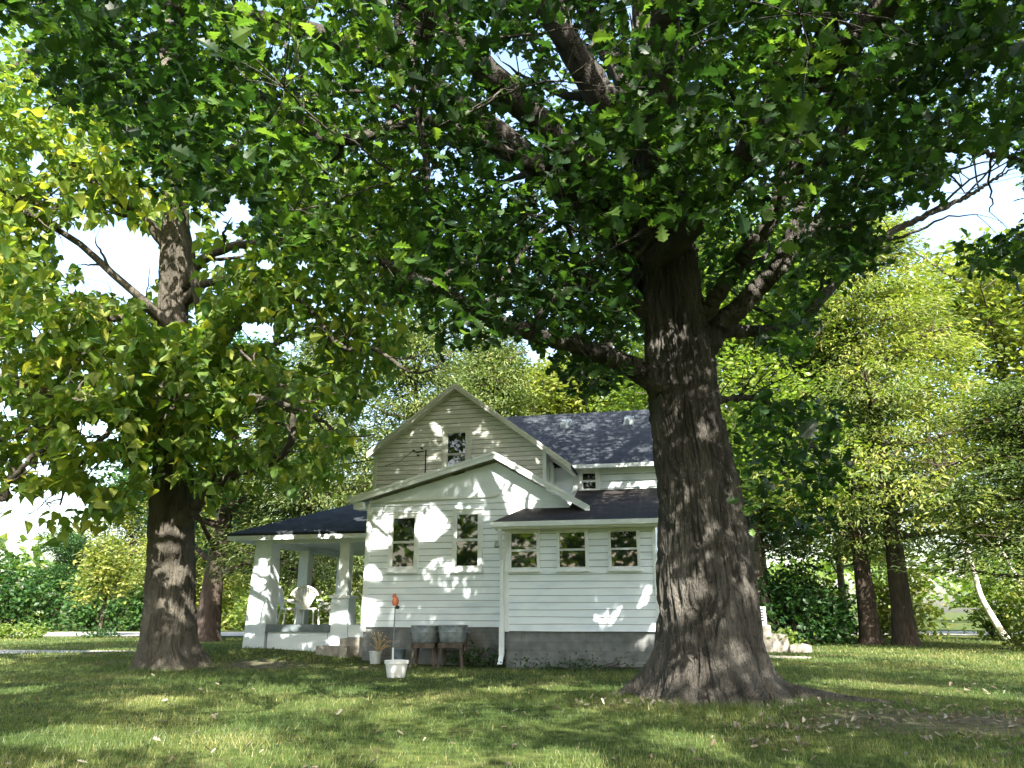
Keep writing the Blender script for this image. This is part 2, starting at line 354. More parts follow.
def window(u0, u1, z0, z1, v, cas=.10, sash=.03, two=True, parent=house, m=None, sill=True):
    m = m or M['trim']
    mb = MB(); a, b = cas, .055
    mb.box(u0 - a, u0, v - b, v, z0 - a, z1 + a); mb.box(u1, u1 + a, v - b, v, z0 - a, z1 + a)
    mb.box(u0, u1, v - b, v, z1, z1 + a); mb.box(u0, u1, v - b, v, z0 - a, z0)
    mb.box(u0 - a - .02, u1 + a + .02, v - b - .03, v - b + .001, z1 + a - .004, z1 + a + .03)
    w = mb.build('window', m, house)
    if sill: MB().box(u0 - a - .03, u1 + a + .03, v - .11, v - .002, z0 - a - .045, z0 - a - .003).build('sill', m, w)
    zm = (z0 + z1) / 2; s = MB()
    halves = [(z0, zm, -.030), (zm, z1, -.042)] if two else [(z0, z1, -.036)]
    for (p, q, d) in halves:
        e = .004
        s.box(u0 + e, u0 + sash, v + d - .012, v + d + .012, p + e, q - e); s.box(u1 - sash, u1 - e, v + d - .012, v + d + .012, p + e, q - e)
        s.box(u0 + sash, u1 - sash, v + d - .012, v + d + .012, p + e, p + sash); s.box(u0 + sash, u1 - sash, v + d - .012, v + d + .012, q - sash, q - e)
    s.build('sash', m, w)
    for (p, q, d) in halves:
        MB().box(u0 + sash - .005, u1 - sash + .005, v + d - .004, v + d + .004, p + sash - .005, q - sash + .005).build('pane', M['glass'], w)
    return w

# lower left block ------------------------------------------------
LV = .80
lowpoly = [(-4.08, .92), (1.55, .92), (1.55, 4.02), (-.42, 5.22), (-4.08, 4.24)]
MB().prism(lowpoly, LV, 1.095).build('gable_wall', M['white'], house)
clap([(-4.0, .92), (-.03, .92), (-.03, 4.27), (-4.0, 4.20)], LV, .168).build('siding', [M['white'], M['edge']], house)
MB().prism([(-3.98, 4.275), (-.38, 4.345), (1.5, 4.02), (1.5, 4.10), (-.42, 5.21), (-3.98, 4.265)], LV - .022, LV - .002).build('gable_panel', M['white'], house)
MB().prism([(-4.06, 4.205), (-.40, 4.275), (-.40, 4.35), (-4.06, 4.28)], LV - .06, LV - .023).build('frieze_board', M['trim'], house)
MB().box(-4.115, -3.985, LV - .035, LV + .10, .80, 4.20).build('corner_board', M['trim'], house)
MB().box(-4.06, -.02, LV + .03, 1.09, -.3, .918).build('foundation', M['conc'], house)
rid, lt, rt_ = (-.42, 5.46), (-4.47, 4.36), (2.12, 3.93)
roof_plane('roof', M['shv'], [(lt[0], .5, lt[1]), (rid[0], .5, rid[1]), (rid[0], 1.094, rid[1]), (lt[0], 1.094, lt[1])])
roof_plane('roof', M['shv'], [(rid[0], .5, rid[1]), (rt_[0], .5, rt_[1]), (rt_[0], 2.58, rt_[1]), (rid[0], 2.58, rid[1])]) if False else \
    roof_plane('roof', M['shv'], [(rid[0], .5, rid[1]), (rt_[0], .5, rt_[1]), (rt_[0], 1.094, rt_[1]), (rid[0], 1.094, rid[1])])
def rake(a, b, v, w=.19, th=.04, m=None):
    mb = MB(); mb.prism([(a[0], a[1] - w), (b[0], b[1] - w), (b[0], b[1] - .012), (a[0], a[1] - .012)], v - th, v - .001)
    mb.prism([(a[0], a[1] - .075), (b[0], b[1] - .075), (b[0], b[1] - .002), (a[0], a[1] - .002)], v - th - .022, v - th - .001)
    return mb.build('rake_board', m or M['trim'], house)
rake(lt, rid, .5); rake(rid, rt_, .5)
mb = MB(); mb.box(-4.60, -4.30, .47, 1.05, 4.20, 4.33); mb.box(-4.62, -4.50, .45, 1.05, 4.331, 4.38); mb.box(-4.42, -4.14, .52, .95, 4.02, 4.198)
mb.build('eave_return', M['trim'], house)
window(-3.327, -2.665, 2.44, 3.79, LV - .02); window(-1.523, -.889, 2.44, 3.85, LV - .02)

# upper gable block ------------------------------------------------
UV = 1.10; pk = (-1.68, 7.59); ul = (-4.24, 5.67); ur = (1.61, 5.11)
MB().prism([(-4.10, .0), (.88, .0), (.88, 5.58), (-1.68, 7.46), (-4.10, 5.66)], UV, 9.0).build('wall', M['peel'], house)
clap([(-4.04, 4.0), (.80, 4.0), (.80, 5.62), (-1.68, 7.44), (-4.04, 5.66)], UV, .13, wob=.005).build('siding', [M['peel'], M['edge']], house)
MB().box(-4.12, -4.02, UV - .03, UV + .08, 4.3, 5.62).build('corner_board', M['peel'], house)
MB().box(.80, .90, UV - .03, UV + .08, 4.2, 5.56).build('corner_board', M['trim'], house)
roof_plane('roof', M['shv'], [(ul[0], .85, ul[1]), (pk[0], .85, pk[1]), (pk[0], 9.2, pk[1]), (ul[0], 9.2, ul[1])])
roof_plane('roof', M['shv'], [(pk[0], .85, pk[1]), (ur[0], .85, ur[1]), (ur[0], 2.45, ur[1]), (pk[0], 2.45, pk[1])])
rake(ul, pk, .85, .17, m=M['peel']); rake(pk, ur, .85, .17, m=M['peel'])
window(-1.93, -1.36, 4.92, 6.19, UV - .02, cas=.13, m=M['peel'])
mb = MB()   # service entry conduit and insulators on the gable
mb.tube([(-2.55, UV - .06, 5.0), (-2.55, UV - .06, 5.72)], .02, 6)
for du, dz in ((-.35, .02), (-.12, .08), (-.22, -.12)): mb.tube([(-2.55 + du, UV - .02, 5.68 + dz), (-2.55 + du, UV - .14, 5.68 + dz)], .025, 6)
mb.tube([(-2.9, UV - .14, 5.70), (-3.3, UV - .10, 5.40), (-3.75, UV - .08, 5.30)], .008, 5)
mb.build('service_conduit', M['dark'], house)
# side window of the upper block, seen edge-on
MB().box(.882, .93, 1.75, 2.3, 4.7, 5.35).build('window', M['trim'], house)

# right wing ------------------------------------------------------
WV = 2.60
MB().box(.882, 4.75, WV, 9.0, 0, 5.42).build('wall', M['white'], house)
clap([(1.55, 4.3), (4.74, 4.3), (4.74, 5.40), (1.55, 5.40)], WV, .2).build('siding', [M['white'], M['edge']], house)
MB().box(1.44, 1.545, WV - .035, WV - .001, 4.3, 5.40).build('corner_board', M['trim'], house)
ez, rz_ = 5.33, 7.65
roof_plane('roof', M['shu'], [(-1.6, 2.28, ez), (5.0, 2.28, ez), (5.0, 5.2, rz_), (-1.6, 5.2, rz_)]) if False else \
    roof_plane('roof', M['shu'], [(.95, 2.28, ez), (5.0, 2.28, ez), (5.0, 5.2, rz_), (-1.2, 5.2, rz_)])
roof_plane('roof', M['shu'], [(-1.2, 5.202, rz_), (5.0, 5.202, rz_), (5.0, 9.3, 5.1), (-1.2, 9.3, 5.1)])
MB().box(1.35, 5.0, 2.19, 2.278, ez - .10, ez + .005).build('gutter', M['trim'], house)
for u in (1.0, 3.03):
    w = MB(); c = 4.55; zz = ez + (rz_ - ez) * (c - 2.28) / 2.92
    w.hexa([(u - .17, c - .22, zz - .20), (u + .17, c - .22, zz - .20), (u + .17, c + .2, zz + .12), (u - .17, c + .2, zz + .12),
            (u - .15, c - .2, zz + .06), (u + .15, c - .2, zz + .06), (u + .15, c + .2, zz + .2), (u - .15, c + .2, zz + .2)])
    w.build('roof_vent', M['grey_paint'], house)
window(1.70, 2.12, 4.66, 5.16, WV - .02, cas=.09, sill=False)

# lean-to addition -------------------------------------------------
SW = 3.75
def shed_z(v): return 3.475 + .405 * (v + .35)
MB().hexa([(0, 0, .85), (SW, 0, .85), (SW, 2.59, .85), (0, 2.59, .85), (0, 0, 3.36), (SW, 0, 3.36), (SW, 2.59, 4.45), (0, 2.59, 4.45)]).build('wall', M['white'], house)
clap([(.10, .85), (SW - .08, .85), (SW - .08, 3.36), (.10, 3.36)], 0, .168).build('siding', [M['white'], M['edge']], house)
MB().box(.03, SW - .03, .03, 2.5, -.3, .848).build('foundation', M['conc'], house)
MB().box(-.015, .098, -.035, .10, .84, 3.36).build('corner_board', M['trim'], house); MB().box(SW - .078, SW + .015, -.035, .1, .84, 3.36).build('corner_board', M['trim'], house)
roof_plane('roof', M['shd'], [(-.27, -.35, shed_z(-.35)), (SW + .2, -.35, shed_z(-.35)), (SW + .2, LV - .003, shed_z(LV - .003)), (.30, LV - .003, shed_z(LV - .003))])
roof_plane('roof', M['shd'], [(1.56, LV, shed_z(LV)), (SW + .2, LV, shed_z(LV)), (SW + .2, WV - .03, shed_z(WV - .03)), (1.56, WV - .03, shed_z(WV - .03))])
mb = MB(); mb.box(-.27, SW + .2, -.375, -.345, 3.30, 3.455); mb.box(-.27, SW + .2, -.47, -.377, 3.34, 3.46); mb.build('gutter', M['trim'], house)
MB().box(-.2, SW + .15, -.34, -.04, 3.28, 3.30).build('soffit', M['soffit'], house)
for (a, b) in ((.095, .761), (1.382, 2.038), (2.66, 3.305)):
    if a < .2: a, b = .155, .82
    window(a - .01, b + .02, 2.34, 3.225, -.02, cas=.05, sash=.024)
mb = MB()
mb.box(-.11, -.02, -.12, -.04, .35, 2.55); mb.box(-.125, -.005, -.135, -.03, .30, .95); mb.hexa([(-.11, -.12, 2.55), (-.02, -.12, 2.55), (-.02, -.04, 2.55), (-.11, -.04, 2.55), (-.11, -.42, 3.25), (-.02, -.42, 3.25), (-.02, -.34, 3.33), (-.11, -.34, 3.33)])
mb.hexa([(-.12, -.34, .10), (-.01, -.34, .10), (-.01, -.25, .10), (-.12, -.25, .10), (-.12, -.13, .30), (-.01, -.13, .30), (-.01, -.04, .30), (-.12, -.04, .30)])
mb.build('downspout', M['trim'], house)
MB().tube([(-.16, -.06, 3.02), (-.16, -.22, 2.98), (-.16, -.25, 2.86)], [.035, .05, .075], 10).build('porch_light', M['metal'], house)

# porch ------------------------------------------------------------
PV = 1.9; FZ = .90
MB().box(-8.1, -4.13, PV + .05, 8.0, .76, FZ).build('porch_floor', M['grey_paint'], house)
MB().box(-7.45, -5.6, PV + .02, PV + .20, -.2, .745).build('porch_skirt', M['white'], house)
MB().box(-7.50, -5.52, PV - .05, PV + .049, .755, .955).build('porch_edge', M['grey_paint'], house)
MB().box(-4.96, -4.13, PV - .02, PV + .049, .62, .955).build('porch_edge', M['trim'], house)
MB().box(-8.05, -7.9, PV + .7, 8.0, -.2, .745).build('porch_skirt', M['white'], house)
def pier(u, v, z0, z1, w0, w1, cap):
    mb = MB(); a, b = w0 / 2, w1 / 2
    mb.hexa([(u - a, v, z0), (u + a, v, z0), (u + a, v + w0, z0), (u - a, v + w0, z0), (u - b, v + a - b, z1), (u + b, v + a - b, z1), (u + b, v + a + b, z1), (u - b, v + a + b, z1)])
    o = mb.build('pier', M['white'], house)
    if cap: MB().box(u - b - .06, u + b + .06, v + a - b - .06, v + a + b + .06, z1 + .002, z1 + .08).build('cap', M['trim'], o)
pier(-7.88, PV, .0, 3.33, .70, .52, False)
pier(-5.29, PV, .0, 1.68, .62, .52, True)
def post(u, v, z0=.9, z1=3.36, w=.30):
    mb = MB(); mb.box(u - w / 2, u + w / 2, v - w / 2, v + w / 2, z0, z1); mb.box(u - w / 2 - .03, u + w / 2 + .03, v - w / 2 - .03, v + w / 2 + .03, z1 - .12, z1 - .01)
    mb.build('post', M['trim'], house)
post(-5.29, PV + .31, 1.762); post(-8.0, 5.0, FZ, 3.36, .34); post(-8.0, 8.0, FZ, 3.36, .34)
PE = 3.53; s_ = .43; ru = -4.11; dv = ru + 8.8
ap = (ru, 1.45 + dv, PE + s_ * dv)
mb = MB(); th = .07
mb.add([(-8.8, 1.45, PE), (ru, 1.45, PE), ap, (-8.8, 1.45, PE - th), (ru, 1.45, PE - th), (ap[0], ap[1], ap[2] - th)], [(0, 1, 2), (5, 4, 3), (0, 3, 4, 1), (1, 4, 5, 2), (2, 5, 3, 0)])
pr = mb.build('porch_roof', M['shu'], house)
roof_plane('porch_roof', M['shv'], [(-8.8, 1.46, PE), (ap[0], ap[1] + .01, ap[2]), (ap[0], 9.2, ap[2]), (-8.8, 9.2, PE)])
mb = MB(); mb.box(-8.78, ru, 1.44, 1.52, PE - .20, PE - .075); mb.box(-8.79, -8.70, 1.53, 9.1, PE - .20, PE - .075); mb.build('fascia', M['trim'], house)
MB().box(-8.68, ru - .02, 1.53, 9.0, PE - .13, PE - .09).build('porch_ceiling', M['trim'], house)
mb = MB(); mb.box(-8.25, ru - .01, PV + .16, PV + .46, PE - .26, PE - .135); mb.box(-8.2, -7.8, PV + .47, 8.2, PE - .26, PE - .135); mb.build('porch_beam', M['trim'], house)
MB().box(-5.0, -4.18, 1.45, PV - .03, -.1, .60).build('step', M['step'], house)
MB().box(-5.45, -4.55, .95, 1.44, -.1, .42).build('step', M['step'], house)

# ------------------------------------------------------------------ porch chairs
def fan_chair():
    r = empty('fan_back_chair'); tag(r, 'white wicker chair with shell shaped back seen from behind on porch', 'chair', 'white chairs on the porch')
    mb = MB(); mb.lathe([(.01, .42), (.27, .42), (.29, .45), (.27, .48), (.01, .48)], n=20); mb.build('seat', M['wicker'], r, True)
    mb = MB()
    for k in range(13):
        a = -1.05 + 2.1 * k / 12
        mb.tube([(.10 * math.sin(a), -.24, .48), (.36 * math.sin(a) * .9, -.32, .78), (.40 * math.sin(a), -.38, .62 + .42 * math.cos(a * .9))], .022, 5)
    mb.tube([(.40 * math.sin(a), -.385, .62 + .42 * math.cos(a * .9)) for a in np.linspace(-1.25, 1.25, 17)], .034, 7); mb.build('backrest', M['wicker'], r, True)
    for sx in (-1, 1):
        MB().tube([(sx * .36, -.33, .68), (sx * .37, -.05, .68), (sx * .34, .24, .62)], .03, 7).build('armrest', M['wicker'], r, True)
        MB().tube([(sx * .22, .20, .44), (sx * .26, .26, 0)], .025, 7).build('leg', M['wicker'], r, True)
        MB().tube([(sx * .22, -.20, .44), (sx * .26, -.28, 0)], .025, 7).build('leg', M['wicker'], r, True)
    return r
c1 = fan_chair(); c1.scale = (1.08,) * 3; p = H(-6.72, 2.85, FZ); c1.location = tuple(p); c1.rotation_euler = (0, 0, A + .15)
c2 = dup(c1, tuple(H(-7.42, 3.1, FZ)), A - .75, 1.08); c2['label'] = 'white wicker chair turned sideways beside the big corner porch pier'
c3 = empty('slat_back_chair', tuple(H(-4.85, 3.6, FZ)), A + .3); tag(c3, 'dark slat back chair near the house wall at the porch end', 'chair')
MB().box(-.22, .22, -.22, .22, .42, .46).build('seat', M['dark'], c3)
mb = MB(); mb.box(-.22, .22, .20, .23, .86, .93)
for k in range(6): mb.box(-.20 + k * .075, -.17 + k * .075, .20, .225, .47, .859)
mb.build('backrest', M['dark'], c3)
for sx in (-1, 1):
    for sy in (-1, 1): MB().bar((sx * .19, sy * .19, .42), (sx * .21, sy * .21, 0), .035).build('leg', M['dark'], c3)

# ------------------------------------------------------------------ tubs, pots, pole
def tub_set(u, v, first, lab_s, lab_t, dz=0.0):
    gp = H(u, v, 0); gz = float(terrain(gp[0], gp[1]))
    st = empty('tub_stand', (gp[0], gp[1], gz), A); tag(st, lab_s, 'stand', 'wooden tub stands against the foundation')
    h = .56 + dz
    mb = MB(); mb.box(-.31, .31, -.23, .23, h - .035, h); mb.box(-.31, .31, -.235, -.205, h - .12, h - .037); mb.box(-.31, .31, .205, .235, h - .12, h - .037); mb.build('stand_top', M['wood'], st)
    for sx in (-1, 1):
        for sy in (-1, 1): MB().bar((sx * .25, sy * .18, h - .037), (sx * .31, sy * .22, -.02), .065, .05).build('leg', M['wood'], st)
    t = empty('wash_tub', (gp[0], gp[1], gz + h), A + first); tag(t, lab_t, 'tub', 'galvanised wash tubs')
    prof = [(.0, .003), (.27, .003), (.29, .02), (.305, .12), (.318, .13), (.31, .14), (.325, .24), (.338, .25), (.33, .26), (.345, .40), (.335, .405), (.32, .26), (.28, .03), (.0, .025)]
    mb = MB(); mb.lathe(prof, n=40, sx=1.04, sy=.86, square=3.2); mb.build('tub_body', M['metal'], t, True)
    ring = [(.345 * 1.04 * c * q, .345 * .86 * s * q, .405) for k in range(41) for c, s in [(math.cos(k * math.pi / 20), math.sin(k * math.pi / 20))] for q in [(abs(c) ** 3.2 + abs(s) ** 3.2) ** (-1 / 3.2)]]
    MB().tube(ring, .017, 6, False).build('rim', M['metal'], t, True)
    for sx in (-1, 1): MB().tube([(sx * .37, -.08, .30), (sx * .41, -.07, .25), (sx * .41, .07, .25), (sx * .37, .08, .30)], .012, 6).build('handle', M['metal'], t, True)
tub_set(-2.12, .25, .0, 'wooden stand under the plain tub beside the pails', 'galvanised square wash tub nearer the pails, on wooden legs')
tub_set(-1.36, .10, .04, 'reddish wooden stand under the ribbed tub nearer downspout', 'galvanised wash tub nearer the downspout, slightly taller on its stand', .02)

def place(px, py): p = gnd(px, py); z = float(terrain(p[0], p[1])); p = gnd(px, py, z); return (p[0], p[1], float(terrain(p[0], p[1])))
pl = place(396, 677.5); pot = empty('plant_pot', pl); tag(pot, 'white plastic tub pot on the lawn holding a tall garden pole', 'pot')
MB().lathe([(0, 0), (.18, 0), (.19, .02), (.232, .27), (.25, .275), (.255, .335), (.24, .34), (.225, .27), (.2, .22)], n=36).build('pot_body', M['plastic'], pot, True)
soil = MB().lathe([(.0, .262), (.21, .265), (.226, .262)], n=24); soil.build('soil', M['ground'], pot, True)
pole = empty('garden_pole', (pl[0] - .08, pl[1], pl[2] + .24)); tag(pole, 'thin garden pole with orange flower top standing in white pot', 'garden pole')
MB().tube([(0, 0, 0), (-.01, 0, .35)], .022, 8).build('lower_sleeve', M['plastic'], pole, True)
MB().tube([(-.01, 0, .351), (.0, 0, 1.18)], .014, 8).build('pole_rod', M['bluegrey'], pole, True)
mb = MB(); mb.lathe([(0, 1.20), (.05, 1.20), (.075, 1.26), (.07, 1.33), (.045, 1.38), (0, 1.40)], n=12); mb.lathe([(0, 1.36), (.05, 1.38), (.03, 1.45), (0, 1.46)], (-.03, 0, 0), n=10); mb.build('flower_top', M['red'], pole, True)
mb = MB(); mb.lathe([(0, 1.13), (.045, 1.14), (.05, 1.19), (0, 1.21)], (.05, -.03, 0), n=10); mb.build('bracket', M['dark'], pole, True)

pl = tuple(H(-3.50, .38, 0)); pl = (pl[0], pl[1], float(terrain(pl[0], pl[1]))); b1 = empty('pail', pl); tag(b1, 'pale grey pail with dry plant at the house corner', 'pail')
mb = MB(); mb.lathe([(0, 0), (.13, 0), (.165, .27), (.18, .28), (.175, .30), (.15, .285), (.125, .03), (0, .25)], n=28); mb.build('pail_body', M['palegrey'], b1, True)
MB().tube([(.17 * math.cos(a), -.02, .26 + .0 - .16 * math.sin(a)) for a in np.linspace(.15, math.pi - .15, 12)], .006, 5).build('handle', M['dark'], b1, True)
pl2 = tuple(H(-2.88, .42, 0)); pl2 = (pl2[0], pl2[1], float(terrain(pl2[0], pl2[1]))); b2 = empty('pail', pl2); tag(b2, 'dark blue grey pail beside the wooden tub stand', 'pail')
mb = MB(); mb.lathe([(0, 0), (.14, 0), (.175, .36), (.185, .37), (.18, .39), (.16, .37), (.14, .05), (0, .33)], n=28); mb.build('pail_body', M['bluegrey'], b2, True)
MB().tube([(.18 * math.cos(a), -.03, .35 - .2 * math.sin(a)) for a in np.linspace(.15, math.pi - .15, 12)], .007, 5).build('handle', M['dark'], b2, True)
dp = empty('dry_plant', (pl[0] + .05, pl[1] + .12, pl[2] + .2)); tag(dp, 'dead tan plant stems standing in the pale pail', 'plant')
mb = MB()
for k in range(34):
    a = random.uniform(0, 6.28); r = random.uniform(.05, .38); h = random.uniform(.2, .62)
    mb.tube([(0, 0, 0), (r * .4 * math.cos(a), r * .4 * math.sin(a), h * .6), (r * math.cos(a), r * math.sin(a), h)], [.010, .008, .004], 4)
    mb.tube([(r * .9 * math.cos(a), r * .9 * math.sin(a), h * .92), (r * 1.1 * math.cos(a) + .03, r * 1.1 * math.sin(a), h * .85)], [.02, .006], 4)
mb.build('stems', M['tan'], dp)

# ------------------------------------------------------------------ stoop at the far side of the house
q = at(783, 648, 27.5); zq = 0.0
stoop = empty('concrete_steps', (q[0], q[1], zq), A); tag(stoop, 'pale concrete steps going down to lawn right of oak trunk', 'steps')
MB().box(-1.3, -.38, -.4, 1.2, -.1, .86).build('landing', M['step'], stoop)
MB().box(-.37, .15, -.4, 1.2, -.1, .55).build('step', M['step'], stoop); MB().box(.16, .85, -.6, 1.1, -.1, .22).build('step', M['step'], stoop)
ac = empty('louvred_box', (q[0] - .78, q[1] + .1, .86), A); tag(ac, 'white louvred cabinet standing on the concrete steps', 'cabinet')
mb = MB(); mb.box(-.3, .3, -.2, .25, 0, .62); mb.build('cabinet_body', M['trim'], ac)
mb = MB()
for k in range(5): mb.box(-.22, .22, -.215, -.202, .14 + k * .09, .18 + k * .09)
mb.build('louvres', M['dark'], ac)
sl = place(790, 658); mb = MB()
mb.hexa([(-.9, .35, -.02), (.3, -.35, -.02), (.6, -.1, -.02), (-.6, .6, -.02), (-.9, .35, .05), (.3, -.35, .04), (.6, -.1, .04), (-.6, .6, .05)])
o = mb.build('stone_slab', M['step']); o.location = sl; tag(o, 'flat pale stone slab lying on grass before the concrete steps', 'slab')

# ------------------------------------------------------------------ wires
def wire(a, b, sag, r, label, n=24):
    mb = MB(); pts = []
    for k in range(n + 1):
        t = k / n; p = np.array(a) * (1 - t) + np.array(b) * t; p[2] -= sag * 4 * t * (1 - t); pts.append(p)
    mb.tube(pts, r, 5); o = mb.build('utility_wire', M['dark']); tag(o, label, 'wire', 'overhead wires')
wire(H(-2.6, UV - .12, 5.66), (-40, 47, 7.2), .5, .016, 'dark service wire running from house gable to the left')
wire((-70, 46.5, 7.6), (-12, 46.5, 7.2), .25, .03, 'lower of the two thin wires crossing the road gap')
wire((-70, 46.5, 11.4), (-12, 46.5, 11.0), .3, .022, 'higher of the two thin wires crossing the road gap')
#@@TREES
# ------------------------------------------------------------------ leaves
def leaf_shape(ts, ws, fold=.22, droop=.18, petiole=0.0):
    V = []; Q = []
    for t, w in zip(ts, ws):
        z = -droop * t * t
        V += [(-w, t + petiole, z + fold * w * .8), (0, t + petiole, z), (w, t + petiole, z + fold * w * .8)]
    for k in range(len(ts) - 1):
        b = 3 * k; Q += [(b, b + 1, b + 4, b + 3), (b + 1, b + 2, b + 5, b + 4)]
    V = np.array(V, float); V[:, 1] -= .0
    return V, np.array(Q)
OAK_HI = leaf_shape([0, .12, .26, .36, .47, .58, .70, .79, .90, 1.0], [.015, .07, .24, .12, .37, .17, .43, .27, .28, .03], .3, .3)
OAK_LO = leaf_shape([0, .3, .65, 1.0], [.03, .17, .30, .06])
HEART = leaf_shape([-.06, .03, .2, .42, .68, 1.0], [.16, .33, .40, .34, .19, .01], .30, .25)
HEART_LO = leaf_shape([0, .25, .6, 1.0], [.12, .38, .27, .02], .3, .25)
OVAL = leaf_shape([0, .5, 1.0], [.05, .33, .03], .25, .15)
SPRAY = leaf_shape([0, .35, .7, 1.0], [.04, .16, .11, .02], .3, .35)

def frames(n, up_bias=.6, tip=None, tipw=0.0):
    nrm = rng.normal(size=(n, 3)); nrm[:, 2] = np.abs(nrm[:, 2]) + up_bias * 2; nrm /= np.linalg.norm(nrm, axis=1)[:, None]
    d = rng.normal(size=(n, 3))
    if tip is not None: d = d * (1 - tipw) + np.asarray(tip) * tipw * 1.6
    d -= nrm * np.sum(d * nrm, 1)[:, None]; d /= np.linalg.norm(d, axis=1)[:, None] + 1e-9
    x = np.cross(d, nrm); return np.stack([x, d, nrm], 1)
def leaf_mesh(name, groups, mat, parent):
    """groups: list of (shape, pos, size, frames, tint) gathered into one foliage mesh"""
    VV, QQ, TT = [], [], []; off = 0
    for (S, Qd), pos, size, Fr, tint in groups:
        n = len(pos)
        if n == 0: continue
        k = len(S); v = np.einsum('kc,ncj->nkj', S, Fr) * size[:, None, None] + pos[:, None, :]
        VV.append(v.reshape(-1, 3)); QQ.append((Qd[None] + (np.arange(n) * k)[:, None, None] + off).reshape(-1, 4)); TT.append(np.repeat(tint, len(Qd))); off += n * k
    V = np.concatenate(VV); Q = np.concatenate(QQ); T = np.concatenate(TT)
    if parent is not None: V = V - np.array(parent.location)
    return mesh_np(name, V, Q.ravel(), np.arange(len(Q)) * 4, mat, parent, attr=T)
def spline(P, n=6):
    P = np.asarray(P, float); out = []
    E = np.vstack([2 * P[0] - P[1], P, 2 * P[-1] - P[-2]])
    for i in range(1, len(E) - 2):
        p0, p1, p2, p3 = E[i - 1:i + 3]
        for t in np.linspace(0, 1, n, endpoint=False):
            out.append(.5 * (2 * p1 + (p2 - p0) * t + (2 * p0 - 5 * p1 + 4 * p2 - p3) * t * t + (3 * p1 - p0 - 3 * p2 + p3) * t ** 3))
    out.append(P[-1]); return np.array(out)
def bark_tube(pts, rad, n, furrow=.05, kth=14, kz=1.5, seed=0, flare=None):
    """tube with furrowed ridges running along it; returns V, Q"""
    pts = np.asarray(pts, float); rad = np.asarray(rad, float); m = len(pts)
    T = np.gradient(pts, axis=0); T /= np.linalg.norm(T, axis=1)[:, None]
    ref = np.array([.1, 1, .15]) if abs(T[0] @ np.array([0, 1, 0])) < .8 else np.array([1, .1, .2])
    Av = np.cross(T, ref); Av /= np.linalg.norm(Av, axis=1)[:, None]; Bv = np.cross(T, Av)
    s = np.concatenate([[0], np.cumsum(np.linalg.norm(np.diff(pts, axis=0), axis=1))])
    th = np.linspace(0, 2 * np.pi, n, endpoint=False); TH_, SS = np.meshgrid(th, s)
    u = TH_ / (2 * np.pi)
    w = vnoise(u * 8 + seed, SS * .9 + seed, 8) * .9 + vnoise(u * 16, SS * 2.3 + 5 + seed, 16) * .4
    a = np.abs(vnoise(u * kth * 2 + w * 2.2, SS * kz + seed * 3, kth * 2) * 2 - 1)
    b = np.abs(vnoise(u * kth * 4 + w * 3, SS * kz * 2 + 31 + seed, kth * 4) * 2 - 1)
    rg = np.clip(a * 1.6, 0, 1) * .7 + np.clip(b * 1.5, 0, 1) * .3
    lump = (vnoise(u * 5 + seed, SS * .6 + 11, 5) - .5) * .06 + (vnoise(u * 9 + seed, SS * 1.4 + 17, 9) - .5) * .03
    rr = rad[:, None] * (1 + lump) + furrow * (rg - .75) * np.clip(rad[:, None] / .5, .15, 1)
    if flare is not None: rr = rr + flare(TH_, SS)
    V = pts[:, None, :] + (Av[:, None, :] * np.cos(TH_)[..., None] + Bv[:, None, :] * np.sin(TH_)[..., None]) * rr[..., None]
    i, j = np.meshgrid(np.arange(m - 1), np.arange(n), indexing='ij'); j2 = (j + 1) % n
    Q = np.stack([i * n + j, i * n + j2, (i + 1) * n + j2, (i + 1) * n + j], -1).reshape(-1, 4)
    return V.reshape(-1, 3), Q
def bark_obj(name, VQ, mat, parent):
    VV, QQ = [], []; off = 0
    for V, Q in VQ: VV.append(V); QQ.append(Q + off); off += len(V)
    V = np.concatenate(VV) - (np.array(parent.location) if parent is not None else 0); Q = np.concatenate(QQ)
    return mesh_np(name, V, Q.ravel(), np.arange(len(Q)) * 4, mat, parent, smooth=True)
def limb_px(pts): return np.array([at(px, py, Y) for px, py, Y, r in pts]), np.array([r for *_, r in pts])
class Skeleton:
    def __init__(s): s.n = []; s.cur = 0
    def limb(s, P, Rr, furrow=.02, n=14, sub=6):
        PP = spline(P, sub); RR = np.interp(np.linspace(0, 1, len(PP)), np.linspace(0, 1, len(Rr)), Rr)
        PP[1:-1] += rng.normal(size=(len(PP) - 2, 3)) * (.012 + RR[1:-1, None] * .025)
        V = bark_tube(PP, RR, n, furrow, 6, 2, random.random() * 90)
        for p, r in zip(PP, RR): s.n.append((*p, r, s.cur))
        return V
    def nodes(s): return np.array(s.n)
def side_branches(sk, P, Rr, count, length, up=.15, lo=.25, limf=None):
    out = []
    PP = spline(P, 6); RR = np.interp(np.linspace(0, 1, len(PP)), np.linspace(0, 1, len(Rr)), Rr)
    for k in range(count):
        i = int(len(PP) * (lo + (1 - lo) * (k + random.random() * .8) / count)); i = min(i, len(PP) - 2)
        d = PP[i + 1] - PP[i]; d /= np.linalg.norm(d); q = rng.normal(size=3); q[2] = q[2] * .5 + up; q -= d * (q @ d) * .7; q /= np.linalg.norm(q)
        q = q * .85 + d * .5; L = length * random.uniform(.5, 1.1); r0 = max(RR[i] * .5, .018)
        pts = [PP[i]]; dirv = q.copy()
        for m in range(4):
            dirv = dirv + rng.normal(size=3) * .22 + np.array([0, 0, -.03]); dirv /= np.linalg.norm(dirv); pts.append(pts[-1] + dirv * L / 4)
        qx, qy, qz = project(np.array(pts))
        if limf is not None and np.any((qz > .3) & (qy > np.interp(qx, *limf) + 6)): continue
        out.append(sk.limb(np.array(pts), np.linspace(r0, .010, 5), .006, 7, 3))
    return out
